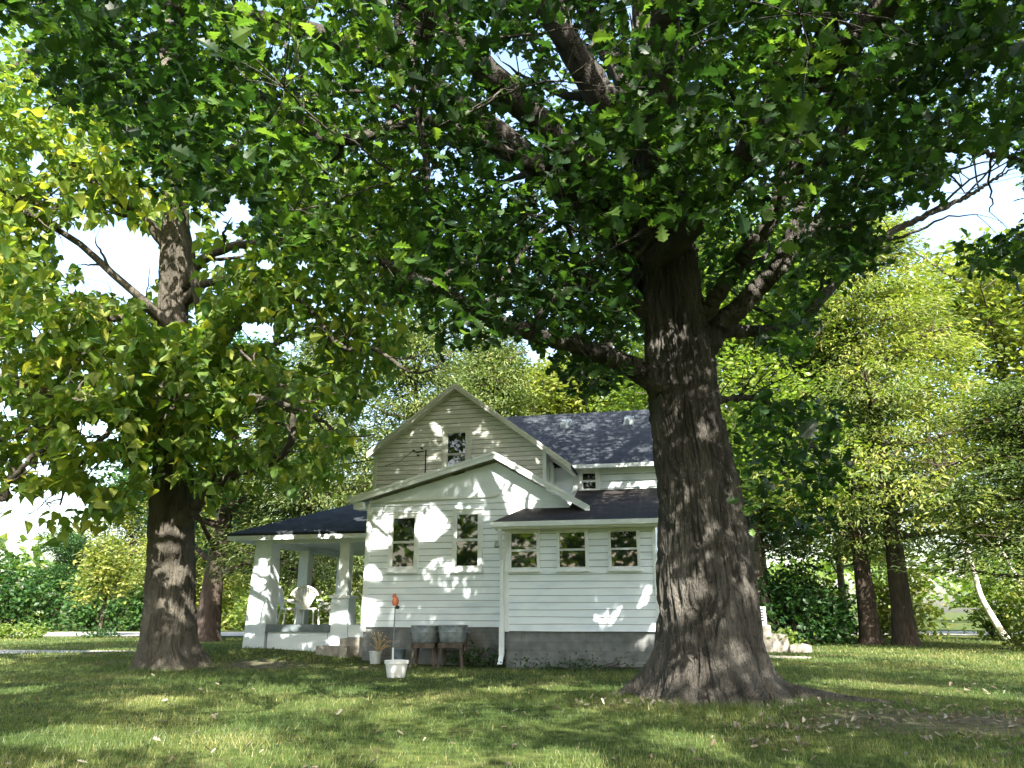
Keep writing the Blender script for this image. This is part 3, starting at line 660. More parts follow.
def twigs(centers, nodes, maxlen=4.0, r0=.016):
    """thin twigs joining each leaf cluster to the nearest branch, gathered per branch"""
    out = {}
    for c in centers:
        d = np.linalg.norm(nodes[:, :3] - c, axis=1) + np.maximum(nodes[:, 2] - c[2], 0) * .3; i = int(np.argmin(d))
        if d[i] > maxlen: continue
        mb = out.setdefault(int(nodes[i, 4]), MB())
        a = nodes[i, :3]; m = (a + c) / 2 + rng.normal(size=3) * .12 * d[i] + np.array([0, 0, .06 * d[i]])
        r = min(r0, nodes[i, 3]) * (.6 + .25 * d[i] / maxlen)
        mb.tube([a, a * .5 + m * .5 + np.array([0, 0, .02]), m, (m + c) / 2, c], [r, r * .8, r * .65, r * .5, .004], 4, False)
    return {k: (np.array(m.v), np.array(m.f)) for k, m in out.items()}
def limbs_with_twigs(vqs, tw, mat, parent):
    for k, vq in enumerate(vqs): bark_obj('limb', vq + ([tw[k]] if k in tw else []), mat, parent)

def shaft_mask(P, targets):
    """True where a leaf stays: leaves standing in the way of the sun's openings are missing from the crown"""
    keep = np.ones(len(P), bool)
    for (t, r) in targets:
        d = P - np.asarray(t); al = d @ SUNV; perp = np.linalg.norm(d - al[:, None] * SUNV, axis=1)
        keep &= ~((al > .45) & (perp < r * (1 + .35 * (vnoise(P[:, 0] * 3 + 50, P[:, 2] * 3 + 50) - .5))))
    return keep
SHAFTS = [(H(-3.95, LV, 1.2), .32), (H(-3.9, LV, 2.0), .35), (H(-3.75, LV, 2.9), .38), (H(-3.7, LV, 3.5), .30),
          (H(-2.25, LV, 3.6), .42), (H(-2.1, LV, 2.9), .34), (H(-1.7, LV, 2.45), .18), (H(-.55, LV, 4.75), .42), (H(.25, LV, 4.2), .40), (H(-1.0, LV, 4.9), .15),
          (H(3.3, 0, 1.15), .55), (H(2.85, 0, 1.1), .35), (H(3.45, 0, 1.8), .22), (H(-7.9, PV, 2.5), .38), (H(-7.85, PV, 1.7), .36), (H(-7.9, PV, 1.1), .30),
          (H(-5.3, PV, 1.3), .36), (H(-5.3, PV, .8), .36), (H(-6.2, PV, .5), .20), (H(-4.5, PV, .8), .3), (H(-6.6, 2.9, 1.4), .35), (H(-7.3, 3, 1.5), .3), (H(-6.9, 1.5, 3.5), .3),
          (H(-2.1, UV, 6.4), .25), (H(-.9, UV, 6.2), .2), (H(.7, 1.1, 5.4), .25), (H(1.8, 4.4, 7.0), .22), (H(3.5, 3, 5.9), .2), (H(3.5, 2.6, 5.0), .2), (H(2.4, 2.6, 4.9), .15), (H(2.6, 2.2, 4.5), .25), (H(.6, 0, 3.6), .2), (H(-5, 2.5, 4.1), .3),
          (at(690, 585, 11.6), .30), (at(745, 590, 11.9), .25), (at(700, 440, 11.9), .2), (at(700, 660, 11.4), .22), (at(600, 92, 11.6), .30), (at(540, 20, 11), .2),
          (at(170, 540, 19.2), .4), (at(165, 420, 19.4), .3), (at(163, 285, 19.4), .3)]
for px, py, r in ((60, 735, 0.59), (110, 740, 0.52), (220, 738, 0.59), (280, 690, 0.52), (320, 705, 0.45), (350, 690, 0.39), (450, 678, 0.52), (500, 690, 0.45), (560, 688, 0.45), (250, 760, 0.52), (430, 758, 0.59), (560, 760, 0.52), (680, 740, 0.45), (850, 685, 0.78), (930, 690, 0.78), (980, 695, 0.78),
                  (820, 660, 1.04), (900, 655, 1.17), (980, 658, 1.17), (50, 655, 1.04), (120, 650, 1.04), (20, 690, 0.52), (610, 690, 0.39), (160, 702, 0.52), (390, 715, 0.33)):
    SHAFTS.append((place(px, py), r))

for a, b, Y_, r_ in ((640, 158, 9.8, .55), (710, 208, 10.2, .3), (500, 218, 9.6, .5), (470, 232, 9.4, .35), (400, 125, 9.6, .6), (330, 240, 9.5, .4), (370, 30, 9.5, .5), (205, 185, 12, .5), (440, 330, 9.6, .4), (560, 165, 9.6, .35),
                     (250, 120, 10, .4), (640, 250, 10.4, .3), (830, 120, 10, .5), (930, 90, 10, .45), (760, 60, 9.5, .5), (690, 40, 9.5, .4), (470, 60, 9.5, .5), (300, 40, 9.5, .45), (880, 180, 11, .4), (120, 70, 10, .5), (330, 150, 10, .4), (560, 290, 10.5, .4), (800, 240, 11.5, .35), (990, 60, 9.5, .5),
                     (190, 330, 17, .7), (100, 400, 17, .8), (230, 400, 17.5, .7), (60, 300, 17, .7), (300, 430, 17.5, .6), (40, 230, 17, .6), (160, 470, 17, .5), (330, 360, 17.5, .5)):
    SHAFTS.append((at(a, b, Y_), r_))
def ell(px, py, E): return any(((px - a) / c) ** 2 + ((py - b) / d) ** 2 < 1 for a, b, c, d in E)

# ------------------------------------------------------------------ the great oak
OT = at(708, 700, 12.35); oak = empty('oak_tree', (OT[0], 12.35, 0)); tag(oak, 'huge oak with furrowed trunk and spreading dark green crown before the house', 'tree')
tp = [(712, 722), (712, 700), (710, 680), (709, 650), (707, 600), (703, 550), (700, 500), (692, 450), (685, 410), (681, 370), (676, 330), (671, 280), (666, 230), (662, 170), (655, 100), (650, 20), (640, -90), (632, -220), (640, -330)]
tr = [.93, .86, .80, .78, .77, .72, .69, .62, .60, .60, .54, .50, .47, .44, .40, .34, .27, .18, .10]
TPp = np.array([at(x, y, 12.35) for x, y in tp]); TPp[:, 1] = 12.35
def flare(th, s):
    z = np.interp(s, np.concatenate([[0], np.cumsum(np.linalg.norm(np.diff(TPp, axis=0), axis=1))]), TPp[:, 2])
    k = np.clip((1.5 - z) / 1.7, 0, 1.15); root = .5 + .5 * np.cos(th * 6 + .6) ; root2 = .5 + .5 * np.cos(th * 11 + 2)
    return k ** 2.4 * (.29 + .32 * root ** 1.5 + .07 * root2) + .03 * np.clip((2.5 - z) / 2.5, 0, 1) * (root - .5)
PP = spline(TPp, 40); RR = np.interp(np.linspace(0, 1, len(PP)), np.linspace(0, 1, len(tr)), tr)
sk = Skeleton(); tv = [bark_tube(PP, RR, 560, .10, 28, 2.2, 3, flare)]
for p, r in zip(PP[len(PP) // 3::2], RR[len(PP) // 3::2]): sk.n.append((*p, min(r, .05), 0))
# surface roots running out over the lawn
for a, L, w in ((-.16, 1.9, .20), (2.9, 1.0, .17), (-.75, .8, .17)):
    d = np.array([math.cos(a), math.sin(a), 0]); b = np.array([OT[0], 12.35, 0]) + d * .75
    Pq = [b + np.array([0, 0, .40]), b + d * .35 + np.array([0, 0, .16]), b + d * L * .6 + np.array([.0, -.05, .04]), b + d * L + np.array([0, -.1, .0])]
    tv.append(bark_tube(spline(Pq, 10), np.linspace(w, .05, 31), 40, .03, 6, 2, 20 + a))
bark_obj('trunk', tv, M['bark'], oak)
limbs_px = [
    [(672, 392, 12.2, .27), (655, 380, 12.0, .22), (625, 364, 11.8, .18), (590, 349, 11.4, .155), (550, 338, 10.9, .13), (500, 322, 10.2, .12), (440, 290, 9.4, .09), (380, 262, 8.8, .05)],
    [(694, 362, 12.3, .25), (722, 325, 12.2, .19), (752, 295, 12, .165), (785, 255, 11.6, .15), (812, 190, 11.3, .15), (842, 130, 11, .12), (905, 70, 10.5, .09), (970, 20, 10, .05)],
    [(685, 345, 12.3, .18), (703, 318, 12.1, .15), (738, 265, 11.6, .13), (768, 225, 11.2, .12), (790, 160, 10.8, .14), (800, 80, 10.4, .11), (830, 10, 10, .07)],
    [(657, 205, 12.3, .28), (634, 145, 12.0, .25), (604, 95, 11.6, .22), (576, 50, 11.3, .20), (545, 8, 11, .17), (505, -70, 10.6, .14), (460, -160, 10, .07)],
    [(660, 320, 12.4, .16), (625, 300, 12, .13), (590, 282, 11.7, .14), (530, 262, 11.3, .10), (470, 238, 11, .07), (400, 205, 10.5, .04)],
    [(655, 225, 12.2, .2), (590, 190, 11.5, .14), (520, 160, 10.8, .11), (430, 120, 10.2, .09), (330, 140, 9.6, .09), (250, 90, 9.2, .07), (160, 50, 9, .04)],
    [(545, 10, 11, .16), (480, -20, 10, .12), (425, 10, 9.3, .08), (412, 70, 8.9, .06), (425, 150, 8.6, .045), (428, 195, 8.4, .02)],
    [(668, 250, 12.2, .2), (720, 190, 11, .15), (760, 120, 9.8, .12), (800, 60, 8.8, .09), (880, 30, 8, .05)],
    [(705, 330, 12.5, .14), (770, 330, 13.2, .10), (810, 310, 13.8, .11), (880, 240, 14.2, .08), (960, 200, 14.4, .05), (1010, 170, 14.4, .02)],
    [(790, 250, 11.6, .12), (870, 175, 11, .09), (940, 150, 10.5, .06), (1000, 155, 10.2, .04), (1050, 170, 10, .02)],
    [(715, 400, 12.6, .07), (760, 400, 12.8, .05), (800, 430, 12.8, .035), (830, 470, 12.6, .015)]]
extra = [[(2.5, 12.4, 7), (0, 14.5, 11), (-3, 16.5, 13), (-5.5, 17.5, 14)], [(2.4, 12.4, 8.5), (5, 15, 12), (8, 17, 13.5), (10, 18.5, 13)], [(2.4, 12.3, 9), (4, 9, 13), (6, 6.5, 15.5)], [(2.3, 12.3, 9.5), (-1, 9, 13), (-4, 6, 15), (-6, 4, 15)],
         [(2.4, 12.4, 11), (1, 13, 15), (0, 13, 18)], [(2.4, 12.4, 7.5), (6, 12, 10.5), (10, 11, 12), (12.5, 10, 12)], [(2.4, 12.3, 7.5), (-2, 11, 10.5), (-6, 10, 11), (-9, 9, 11)], [(2.5, 12.2, 7.2), (5, 8, 9), (8, 4.5, 10.5), (9, 1, 11)],
         [(2.5, 12.2, 7.6), (2, 7, 10), (1.5, 2.5, 11.5), (1, -.5, 11.5)], [(2.4, 12.2, 8), (-2.5, 8, 10.5), (-5.5, 4, 11.5), (-7, 1, 11)]]
lim_x = [-300, 0, 60, 100, 200, 260, 300, 340, 400, 440, 470, 500, 540, 572, 600, 640, 700, 735, 770, 800, 830, 850, 880, 910, 940, 980, 1024, 1300]
lim_y = [30, 45, 90, 150, 205, 240, 255, 300, 300, 345, 345, 320, 335, 392, 395, 372, 330, 300, 335, 345, 285, 275, 255, 236, 225, 262, 285, 290]
allv = []
for L_ in limbs_px:
    P, Rr = limb_px(L_); allv.append((P, Rr))
for L_ in extra: P = np.array(L_, float); allv.append((P, np.linspace(.26, .04, len(P))))
oakv = []
for P, Rr in allv:
    sk.cur = len(oakv)
    vq = [sk.limb(P, Rr, .05, 48, 22)]
    vq += side_branches(sk, P, Rr, 9, 2.6, limf=(lim_x, lim_y))
    oakv.append(vq)
nodes = sk.nodes()
GAPS = [(985, 195, 44, 42), (925, 215, 28, 18), (893, 222, 22, 12), (512, 362, 34, 24), (640, 352, 14, 12), (388, 318, 32, 14), (480, 30, 12, 10), (500, 72, 14, 16), (318, 22, 12, 10), (15, 50, 16, 30), (70, 245, 30, 16), (125, 262, 46, 36), (235, 212, 20, 14), (505, 150, 10, 12), (975, 92, 10, 7), (805, 30, 14, 8), (735, 30, 8, 8), (290, 190, 10, 8), (820, 280, 12, 8), (360, 165, 8, 8)]
for _ in range(95): GAPS.append((random.uniform(60, 1000), random.uniform(10, 330), random.uniform(4, 9), random.uniform(4, 8)))
def crown_pts(n, cen, rad, lo=0.0):
    P = rng.normal(size=(n, 3)); P /= np.linalg.norm(P, axis=1)[:, None]; P *= (lo + (1 - lo) * rng.random(n) ** (1 / 2.6))[:, None]
    return P * np.array(rad) + np.array(cen)
C0 = crown_pts(4400, (1.3, 9.0, 10.3), (12.5, 11.0, 8.0), .25)
# low skirts of leaves hanging at the edge of the crown
def skirt(x0, x1, y0, y1, Y0, Y1, n): return np.array([at(random.uniform(x0, x1), random.uniform(y0, y1), random.uniform(Y0, Y1)) for _ in range(n)])
C0 = np.concatenate([C0, skirt(380, 660, 200, 400, 8, 14, 330), skirt(700, 860, 220, 400, 10.5, 14.5, 120), skirt(745, 835, 340, 530, 11.5, 13.5, 26), np.concatenate([crown_pts(330, H(-1.7, 1.1, 6.6) + SUNV * 12.5, (3.6, 2.2, 2.0), .1), crown_pts(260, H(1.9, 0, 2.0) + SUNV * 14.0, (2.6, 2.2, 1.8), .1)]), crown_pts(2900, (1.0, 0.5, 9.5), (12.5, 9.5, 5.0), .2), skirt(840, 1040, 90, 290, 9, 14, 200), skirt(0, 400, 0, 280, 8, 13, 300), skirt(400, 1024, -20, 200, 7.5, 12, 300), skirt(600, 720, 120, 215, 9.5, 11, 60)])  # includes unseen clusters added behind camera and sunward of gable and lean-to, for shade
px, py, dz = project(C0); keep = np.ones(len(C0), bool)
lim = np.interp(px, lim_x, lim_y); infr = (dz > .5) & (px > -150) & (px < 1174) & (py > -200) & (py < 900)
low = (px > 735) & (px < 850) & (py > 340) & (py < 530); keep &= ~((dz > .5) & (py > lim - 8) & ~low); keep &= ~((dz > .3) & (dz < 5.5) & infr); keep &= C0[:, 2] > 2.4
tw = (px > 622) & (px < 712) & (py > 222) & (C0[:, 1] < 12.4); keep &= ~tw
gp_ = np.array([ell(a, b, GAPS) for a, b in zip(px, py)]); keep &= ~(gp_ & infr)
keep &= np.linalg.norm(C0[:, :2] - np.array([2.6, 12.35]), axis=1) > .7
C0 = C0[keep]
def scatter(C, n, sp, flat=.55):
    P = np.repeat(C, n, 0); o = rng.normal(size=P.shape) * sp; o[:, 2] *= flat; return P + o, np.linalg.norm(o, axis=1)
def view_ok(P, lim_x, lim_y, gaps, marg=10):
    px, py, dz = project(P); li = np.interp(px, lim_x, lim_y) + marg; ok = ~((dz > .3) & (py > li) & ~((px > 735) & (px < 850) & (py > 400) & (py < 540)))
    for a, b, c, d in gaps: ok &= ~((dz > .3) & (((px - a) / c) ** 2 + ((py - b) / d) ** 2 < .95))
    ok &= ~((dz > .2) & (dz < 6.4) & (px > -300) & (px < 1324)); return ok, px, py, dz
P, _ = scatter(C0, 21, .30)
ok, px, py, dz = view_ok(P, lim_x, lim_y, GAPS, 14)
ok &= ~((px > 628) & (px < 706) & (py > 226) & (P[:, 1] < 12.2)); FRONT = [(588, 78, 36, 34, 11.5), (560, 35, 22, 24, 11.2), (745, 300, 44, 20, 12), (778, 252, 20, 34, 11.6), (600, 352, 56, 13, 11.4), (705, 330, 20, 26, 12), (640, 160, 14, 24, 11)]
for a, b, c, d, yy in FRONT: ok &= ~((((px - a) / c) ** 2 + ((py - b) / d) ** 2 < 1) & (P[:, 1] < yy - .1))
ok &= shaft_mask(P, SHAFTS)
P = P[ok]; px, py, dz = px[ok], py[ok], dz[ok]
near = (dz > 0) & (dz < 14) & (px > -60) & (px < 1084) & (py > -60) & (py < 600)
cl = vnoise(P[:, 0] * 1.1 + 50, P[:, 2] * 1.1 + P[:, 1] * .8 + 50); tint = np.clip(.42 + (cl - .5) * .9 + rng.normal(0, .18, len(P)), 0, 1); size = rng.uniform(.11, .225, len(P))
Fr = frames(len(P), .35)
leaf_mesh('crown', [(OAK_HI, P[near], size[near], Fr[near], tint[near]), (OAK_LO, P[~near], size[~near] * 1.15, Fr[~near], tint[~near])], M['oakleaf'], oak)
sel = C0[(C0[:, 1] < 14) & (rng.random(len(C0)) < .55)]; limbs_with_twigs(oakv, twigs(sel, nodes, 1.5), M['bark'], oak)
print('oak leaves', len(P), 'near', near.sum(), 'clusters', len(C0))

# ------------------------------------------------------------------ the heart-leaved tree on the left
KY = 19.6; KT = at(168, 660, KY); cat = empty('catalpa_tree', (KT[0], KY, 0)); tag(cat, 'heart leaved tree with thick trunk and yellowing leaves left of the porch', 'tree')
tp = [(168, 684), (168, 668), (168, 645), (170, 600), (171, 550), (172, 500), (173, 450), (173, 400), (173, 330), (174, 270), (176, 225), (172, 150), (165, 60), (170, -60), (175, -150)]
tr = [.88, .76, .66, .60, .57, .55, .46, .40, .40, .40, .38, .28, .22, .14, .06]
TK = np.array([at(x, y, KY) for x, y in tp]); TK[:, 1] = KY
def flare2(th, s):
    z = np.interp(s, np.concatenate([[0], np.cumsum(np.linalg.norm(np.diff(TK, axis=0), axis=1))]), TK[:, 2])
    k = np.clip((1.2 - z) / 1.4, 0, 1.15); return k ** 2.4 * (.10 + .28 * (.5 + .5 * np.cos(th * 5 + 1)) ** 1.5)
PP = spline(TK, 16); RR = np.interp(np.linspace(0, 1, len(PP)), np.linspace(0, 1, len(tr)), tr)
ks = Skeleton(); bark_obj('trunk', [bark_tube(PP, RR, 340, .065, 24, 3.0, 8, flare2)], M['bark2'], cat)
for p, r in zip(PP[90:], RR[90:]): ks.n.append((*p, min(r, .05), 0))
kl = [[(184, 520, 19.3, .22), (196, 508, 19.0, .15), (204, 498, 18.9, .13), (232, 476, 18.6, .11), (266, 464, 18.3, .10), (288, 448, 18.0, .09), (292, 415, 17.8, .08), (278, 388, 17.6, .06), (240, 350, 17.3, .03)],
      [(200, 502, 18.95, .09), (206, 470, 19, .07), (207, 440, 19, .055), (214, 400, 19, .03)],
      [(185, 285, 19.5, .20), (200, 262, 19, .15), (225, 248, 18.6, .12), (265, 243, 18.2, .10), (325, 243, 17.6, .07), (370, 262, 17.2, .04)],
      [(186, 300, 19.5, .16), (205, 284, 19.1, .11), (250, 278, 18.6, .09), (300, 300, 18, .06), (340, 345, 17.4, .06), (376, 350, 17.0, .05), (410, 372, 16.8, .035), (438, 368, 16.6, .015)],
      [(165, 318, 19.4, .18), (140, 305, 19, .12), (120, 318, 18.6, .10), (85, 322, 18, .07), (50, 335, 17.5, .05), (15, 340, 17, .03)],
      [(165, 345, 19.4, .15), (125, 330, 18.6, .10), (95, 345, 18, .08), (60, 385, 17.4, .06), (40, 430, 17, .04)],
      [(170, 250, 19.5, .18), (140, 215, 19, .13), (100, 190, 18.5, .10), (60, 150, 18, .07), (10, 120, 17.5, .04)],
      [(178, 200, 19.5, .18), (230, 150, 19, .13), (290, 110, 18.5, .09), (350, 80, 18, .05)],
      [(172, 380, 19.2, .14), (150, 400, 18.4, .10), (110, 430, 17.6, .07), (75, 470, 17, .04), (60, 505, 16.8, .02)],
      [(180, 400, 19.2, .14), (215, 395, 18.2, .10), (270, 400, 17.4, .07), (320, 420, 16.8, .04), (345, 440, 16.6, .02)]]
kex = [[(-8.5, 19.5, 7), (-7, 22, 9.5), (-5, 24, 11)], [(-8.5, 19.5, 7.5), (-11, 22, 10), (-13, 24, 11)], [(-8.5, 19.5, 8.5), (-8.5, 16.5, 12), (-8.5, 14, 13)], [(-8.5, 19.5, 8), (-12, 18, 11), (-15, 17, 12)], [(-8.5, 19.5, 7.5), (-5.5, 18, 11), (-3.5, 17.5, 12.5)]]
kv = [limb_px(l) for l in kl] + [(np.array(l, float), np.linspace(.13, .03, 3)) for l in kex]
catv = []
for P, Rr in kv: ks.cur = len(catv); catv.append([ks.limb(P, Rr, .015, 16, 8)] + side_branches(ks, P, Rr, 8, 1.7))
nodes = ks.nodes()
kx = [-200, 0, 30, 60, 100, 128, 140, 195, 205, 240, 300, 335, 350, 390, 430, 460]
ky = [520, 500, 520, 545, 548, 505, 480, 478, 500, 480, 492, 478, 440, 372, 300, 280]
KG = [(122, 262, 44, 36), (75, 240, 22, 16), (235, 212, 20, 14), (60, 500, 34, 12), (95, 430, 18, 14), (258, 330, 20, 14), (300, 352, 22, 13), (225, 255, 18, 6), (110, 470, 24, 16), (40, 465, 16, 10), (250, 425, 10, 16), (165, 560, 30, 70)]
for _ in range(26): KG.append((random.uniform(0, 350), random.uniform(140, 470), random.uniform(6, 13), random.uniform(5, 11)))
C1 = np.concatenate([crown_pts(900, (-8.7, 19.2, 9.3), (6.8, 6.0, 6.2), .2), skirt(30, 345, 300, 500, 15.5, 20.5, 250), skirt(0, 140, 380, 545, 15.5, 19, 70), skirt(125, 245, 320, 505, 16, 18.6, 120), skirt(150, 430, 230, 345, 16.5, 20, 80), skirt(-10, 160, 120, 330, 16, 21, 120)])
px, py, dz = project(C1); keep = (C1[:, 2] > 2.2) & ~(py > np.interp(px, kx, ky) - 8) & (px < 470)
keep &= ~np.array([ell(a, b, KG) for a, b in zip(px, py)])
C1 = C1[keep]; P, _ = scatter(C1, 19, .36, .7)
ok, px, py, dz = view_ok(P, kx, ky, KG, 10); ok &= shaft_mask(P, SHAFTS)
trk = (px > 146) & (px < 198) & (P[:, 1] < KY) & (((py > 215) & (py < 325)) | (rng.random(len(P)) < .42) & (py > 150)) | (((((px - 238) / 36) ** 2 + ((py - 475) / 9) ** 2 < 1) | (((px - 287) / 13) ** 2 + ((py - 432) / 36) ** 2 < 1)) & (P[:, 1] < 18.6)); ok &= ~trk
P = P[ok]; n = len(P)
Fr = frames(n, .25, (0, 0, -1), .55); tint = np.clip(rng.normal(.44, .2, n) + (rng.random(n) < .06) * .45 + .12 * (P[:, 0] < -9), 0, 1)
leaf_mesh('crown', [(HEART, P, rng.uniform(.19, .34, n), Fr, tint)], M['catleaf'], cat)
limbs_with_twigs(catv, twigs(C1[rng.random(len(C1)) < .6], nodes, 1.3, .014), M['bark2'], cat)
print('catalpa leaves', n)

# ------------------------------------------------------------------ background trees: four kinds, copied
def bg_tree(name, lab, h, rx, ry, base, leafm, barkm, nclu, nl, sp, size, shape, tr_r, lobes=7, conif=False, flat=.5, tmean=.45, up=.5):
    r = empty(name); tag(r, lab, 'tree')
    P = [(0, 0, -.2), (.05 * h * .1, 0, h * .25), (.02 * h, .02 * h, h * .55), (0, 0, h * .95)]
    sk = Skeleton(); bark_obj('trunk', [bark_tube(spline(P, 8), np.interp(np.linspace(0, 1, 25), [0, .03, .1, 1], [tr_r * 1.5, tr_r * 1.15, tr_r, .05]), 36, .04, 8, 1.5, h)], barkm, r)
    for k in range(30): t = .25 + .7 * k / 30; sk.n.append((0, 0, h * t, .05, 0))
    vq = []
    for k in range(18):
        a = k * 2.4; z0 = h * (base + (.9 - base) * k / 18); L = (rx if not conif else rx * (1.15 - .85 * (z0 / h)))
        d = np.array([math.cos(a), math.sin(a), .35 if not conif else .12]); p0 = np.array([0, 0, z0])
        Pq = [p0, p0 + d * L * .35, p0 + d * L * .65 + np.array([0, 0, .2]), p0 + d * L * .95 + np.array([0, 0, .1])]
        vq.append(sk.limb(np.array(Pq), [tr_r * .32, tr_r * .2, tr_r * .1, .02], .01, 8, 4))
    # crown: uneven lobes
    lob = []
    for k in range(lobes):
        a = random.uniform(0, 6.28); t = random.uniform(0, 1)
        if conif: z = h * (base + (.98 - base) * (k + .5) / lobes); rr = rx * (1.08 - .95 * (z / h - base * .6)) ; lob.append((random.uniform(-.2, .2) * rr, random.uniform(-.2, .2) * rr, z, max(rr, .5), h * .5 / lobes * 1.3))
        else:
            z = h * (base + .12 + (.80 - base) * t); rr = random.uniform(.45, .75) * rx; q = (rx - rr * .6) * (1 - .5 * t ** 2)
            lob.append((q * math.cos(a), q * math.sin(a), z, rr, rr * .8))
    if not conif: lob.append((0, 0, h * .82, rx * .6, h * .17))
    C = []
    for k in range(nclu):
        lx, ly, lz, lr, lh = lob[k % len(lob)]; v = rng.normal(size=3); v /= np.linalg.norm(v); v *= random.uniform(.35, 1.0) ** .5
        C.append((lx + v[0] * lr, ly + v[1] * lr * ry / rx, lz + v[2] * lh))
    C = np.array(C); C = C[C[:, 2] > h * base * .7]
    Pl, _ = scatter(C, nl, sp, flat); n = len(Pl)
    ct = np.repeat(np.clip(rng.normal(tmean, .18, len(C)), 0, 1), nl); tint = np.clip(ct + rng.normal(0, .12, n), 0, 1)
    if conif:
        out = Pl * np.array([1, 1, 0]); out = out / (np.linalg.norm(out, axis=1)[:, None] + .01); Fr = frames(n, up, None); d = out * 1.2 + rng.normal(size=(n, 3)) * .6 + np.array([0, 0, -.15])
        nr = Fr[:, 2]; d -= nr * np.sum(d * nr, 1)[:, None]; d /= np.linalg.norm(d, axis=1)[:, None]; Fr = np.stack([np.cross(d, nr), d, nr], 1)
    else: Fr = frames(n, up)
    leaf_mesh('crown', [(shape, Pl, rng.uniform(.7, 1.2, n) * size, Fr, tint)], leafm, r)
    t_ = twigs(C[::5], sk.nodes(), 3.0, .03)
    vq += list(t_.values())
    bark_obj('limbs', vq, barkm, r)
    return r
def put(o, x, y, rz=0, s=1.0, z=None):
    o.location = (x, y, float(terrain(x, y)) if z is None else z); o.rotation_euler = (0, 0, rz); o.scale = (s,) * 3 if not hasattr(s, '__len__') else s
def put_copy(src, lab, x, y, rz, s, group=None):
    r = dup(src, (x, y, float(terrain(x, y))), rz, s); r['label'] = lab; r['group'] = group or 'trees beyond the house and lawn'; return r
GRP = 'trees beyond the house and lawn'
# yellow-green cedar on the right lawn
ced = bg_tree('cedar_tree', 'tall sunlit yellow green cedar on the right lawn, nearer of its twin trunks', 19.6, 7.2, 7.2, .22, M['yelleaf'], M['barkred'], 1500, 36, .33, .23, SPRAY, .42, 11, True, .45, .45)
put(ced, 15.9, 32.0); ced['group'] = GRP
ced2 = bg_tree('cedar_tree', 'darker twin cedar trunk just left of the sunlit cedar', 15.0, 4.4, 4.4, .26, M['cedleaf'], M['barkred'], 800, 30, .42, .24, SPRAY, .40, 9, True, .45, .3)
put(ced2, 14.9, 32.9, 1.0); ced2['group'] = GRP
mid = bg_tree('broadleaf_tree', 'pale green leafy tree close behind the oak trunk on the right', 17.5, 5.2, 5.2, .22, M['midleaf'], M['bark2'], 1100, 34, .55, .25, OVAL, .32, 12, False, .7, .5)
put(mid, 10.6, 33.5); mid['group'] = GRP
yel = bg_tree('broadleaf_tree', 'yellow lit tree behind the slate roof, between gable and oak', 15.5, 5.6, 5.6, .18, M['yelleaf'], M['bark2'], 900, 34, .6, .28, OVAL, .32, 11, False, .7, .5)
put(yel, 5.0, 52.0, 0, 1.22); yel['group'] = GRP
cdl = bg_tree('cedar_tree', 'grey green cedar with see-through crown behind the front gable', 17.5, 6.2, 6.2, .16, M['cedleaf'], M['barkred'], 1300, 34, .46, .25, SPRAY, .42, 9, True, .4, .55)
put(cdl, -5.6, 40.0); cdl['group'] = GRP
drk = bg_tree('shade_tree', 'dark cedar with thick trunk left of the porch columns', 15.0, 5.0, 5.0, .20, M['darkleaf'], M['barkred'], 700, 32, .5, .26, OVAL, .55, 9, False, .6, .4)
put(drk, -14.3, 37.0); drk['group'] = GRP
put_copy(cdl, 'dark cedar standing close behind the porch roof', -9.6, 36.5, 2.0, .86)
put_copy(yel, 'yellow green tree right of the front gable peak', 1.5, 56, 1.7, 1.25)
put_copy(yel, 'yellow green tree hidden partly by the oak trunk above the slate roof', 9.5, 55, 3.1, 1.3)
put_copy(mid, 'tall leafy tree filling the gap between oak and sunlit cedar', 13.5, 42.0, 2.2, 1.4)
put_copy(drk, 'dark leafy tree low behind the concrete steps', 10.5, 38.0, .6, .74)
put_copy(ced2, 'dark olive cedar reaching in at the right edge above the pale leaning trunk', 18.6, 26.5, 2.6, (1.0, 1.0, .62))
put_copy(yel, 'sunny yellow tree at the right edge behind the dark one', 29.0, 42, .4, 1.45)
put_copy(mid, 'leafy green tree at the far right beyond the road bend', 25.5, 60, 4.1, 1.0)
put_copy(yel, 'yellow leaved tree across the road left of the thick left trunk', -24.5, 60, 5.0, .82)
put_copy(drk, 'dark green tree across the road at the left edge', -35.5, 61, 1.2, .5)
put_copy(mid, 'bushy green tree across the road near the left edge', -47.5, 66, 3.0, .62)
put_copy(yel, 'pale yellow green tree over the hedge at the left, between wires', -33.0, 66, .9, .78)
put_copy(mid, 'leafy tree across the road just left of the thick trunk', -26.5, 70, 5.2, .72)
put_copy(cdl, 'grey green cedar right behind the peak of the upper gable', -1.2, 47.0, 2.6, 1.12)
put_copy(yel, 'yellow tree high at the left edge beyond the road', -46.0, 58, 2.2, 1.0)
put_copy(mid, 'green tree across the road behind the thick left trunk', -19.0, 66, .2, .80)
put_copy(yel, 'lit tree seen through the porch between its posts', -10.0, 60, 1.4, .72)
put_copy(drk, 'dark tree seen through the porch beside the house wall', -7.4, 47, 4.4, .66)
sm_ = bg_tree('young_tree', 'slender young tree with yellow leaves on the near side of the road', 5.4, 1.7, 1.7, .30, M['yelleaf'], M['bark2'], 130, 22, .3, .26, OVAL, .09, 6, False, .7, .6)
put(sm_, -23.0, 44.0)
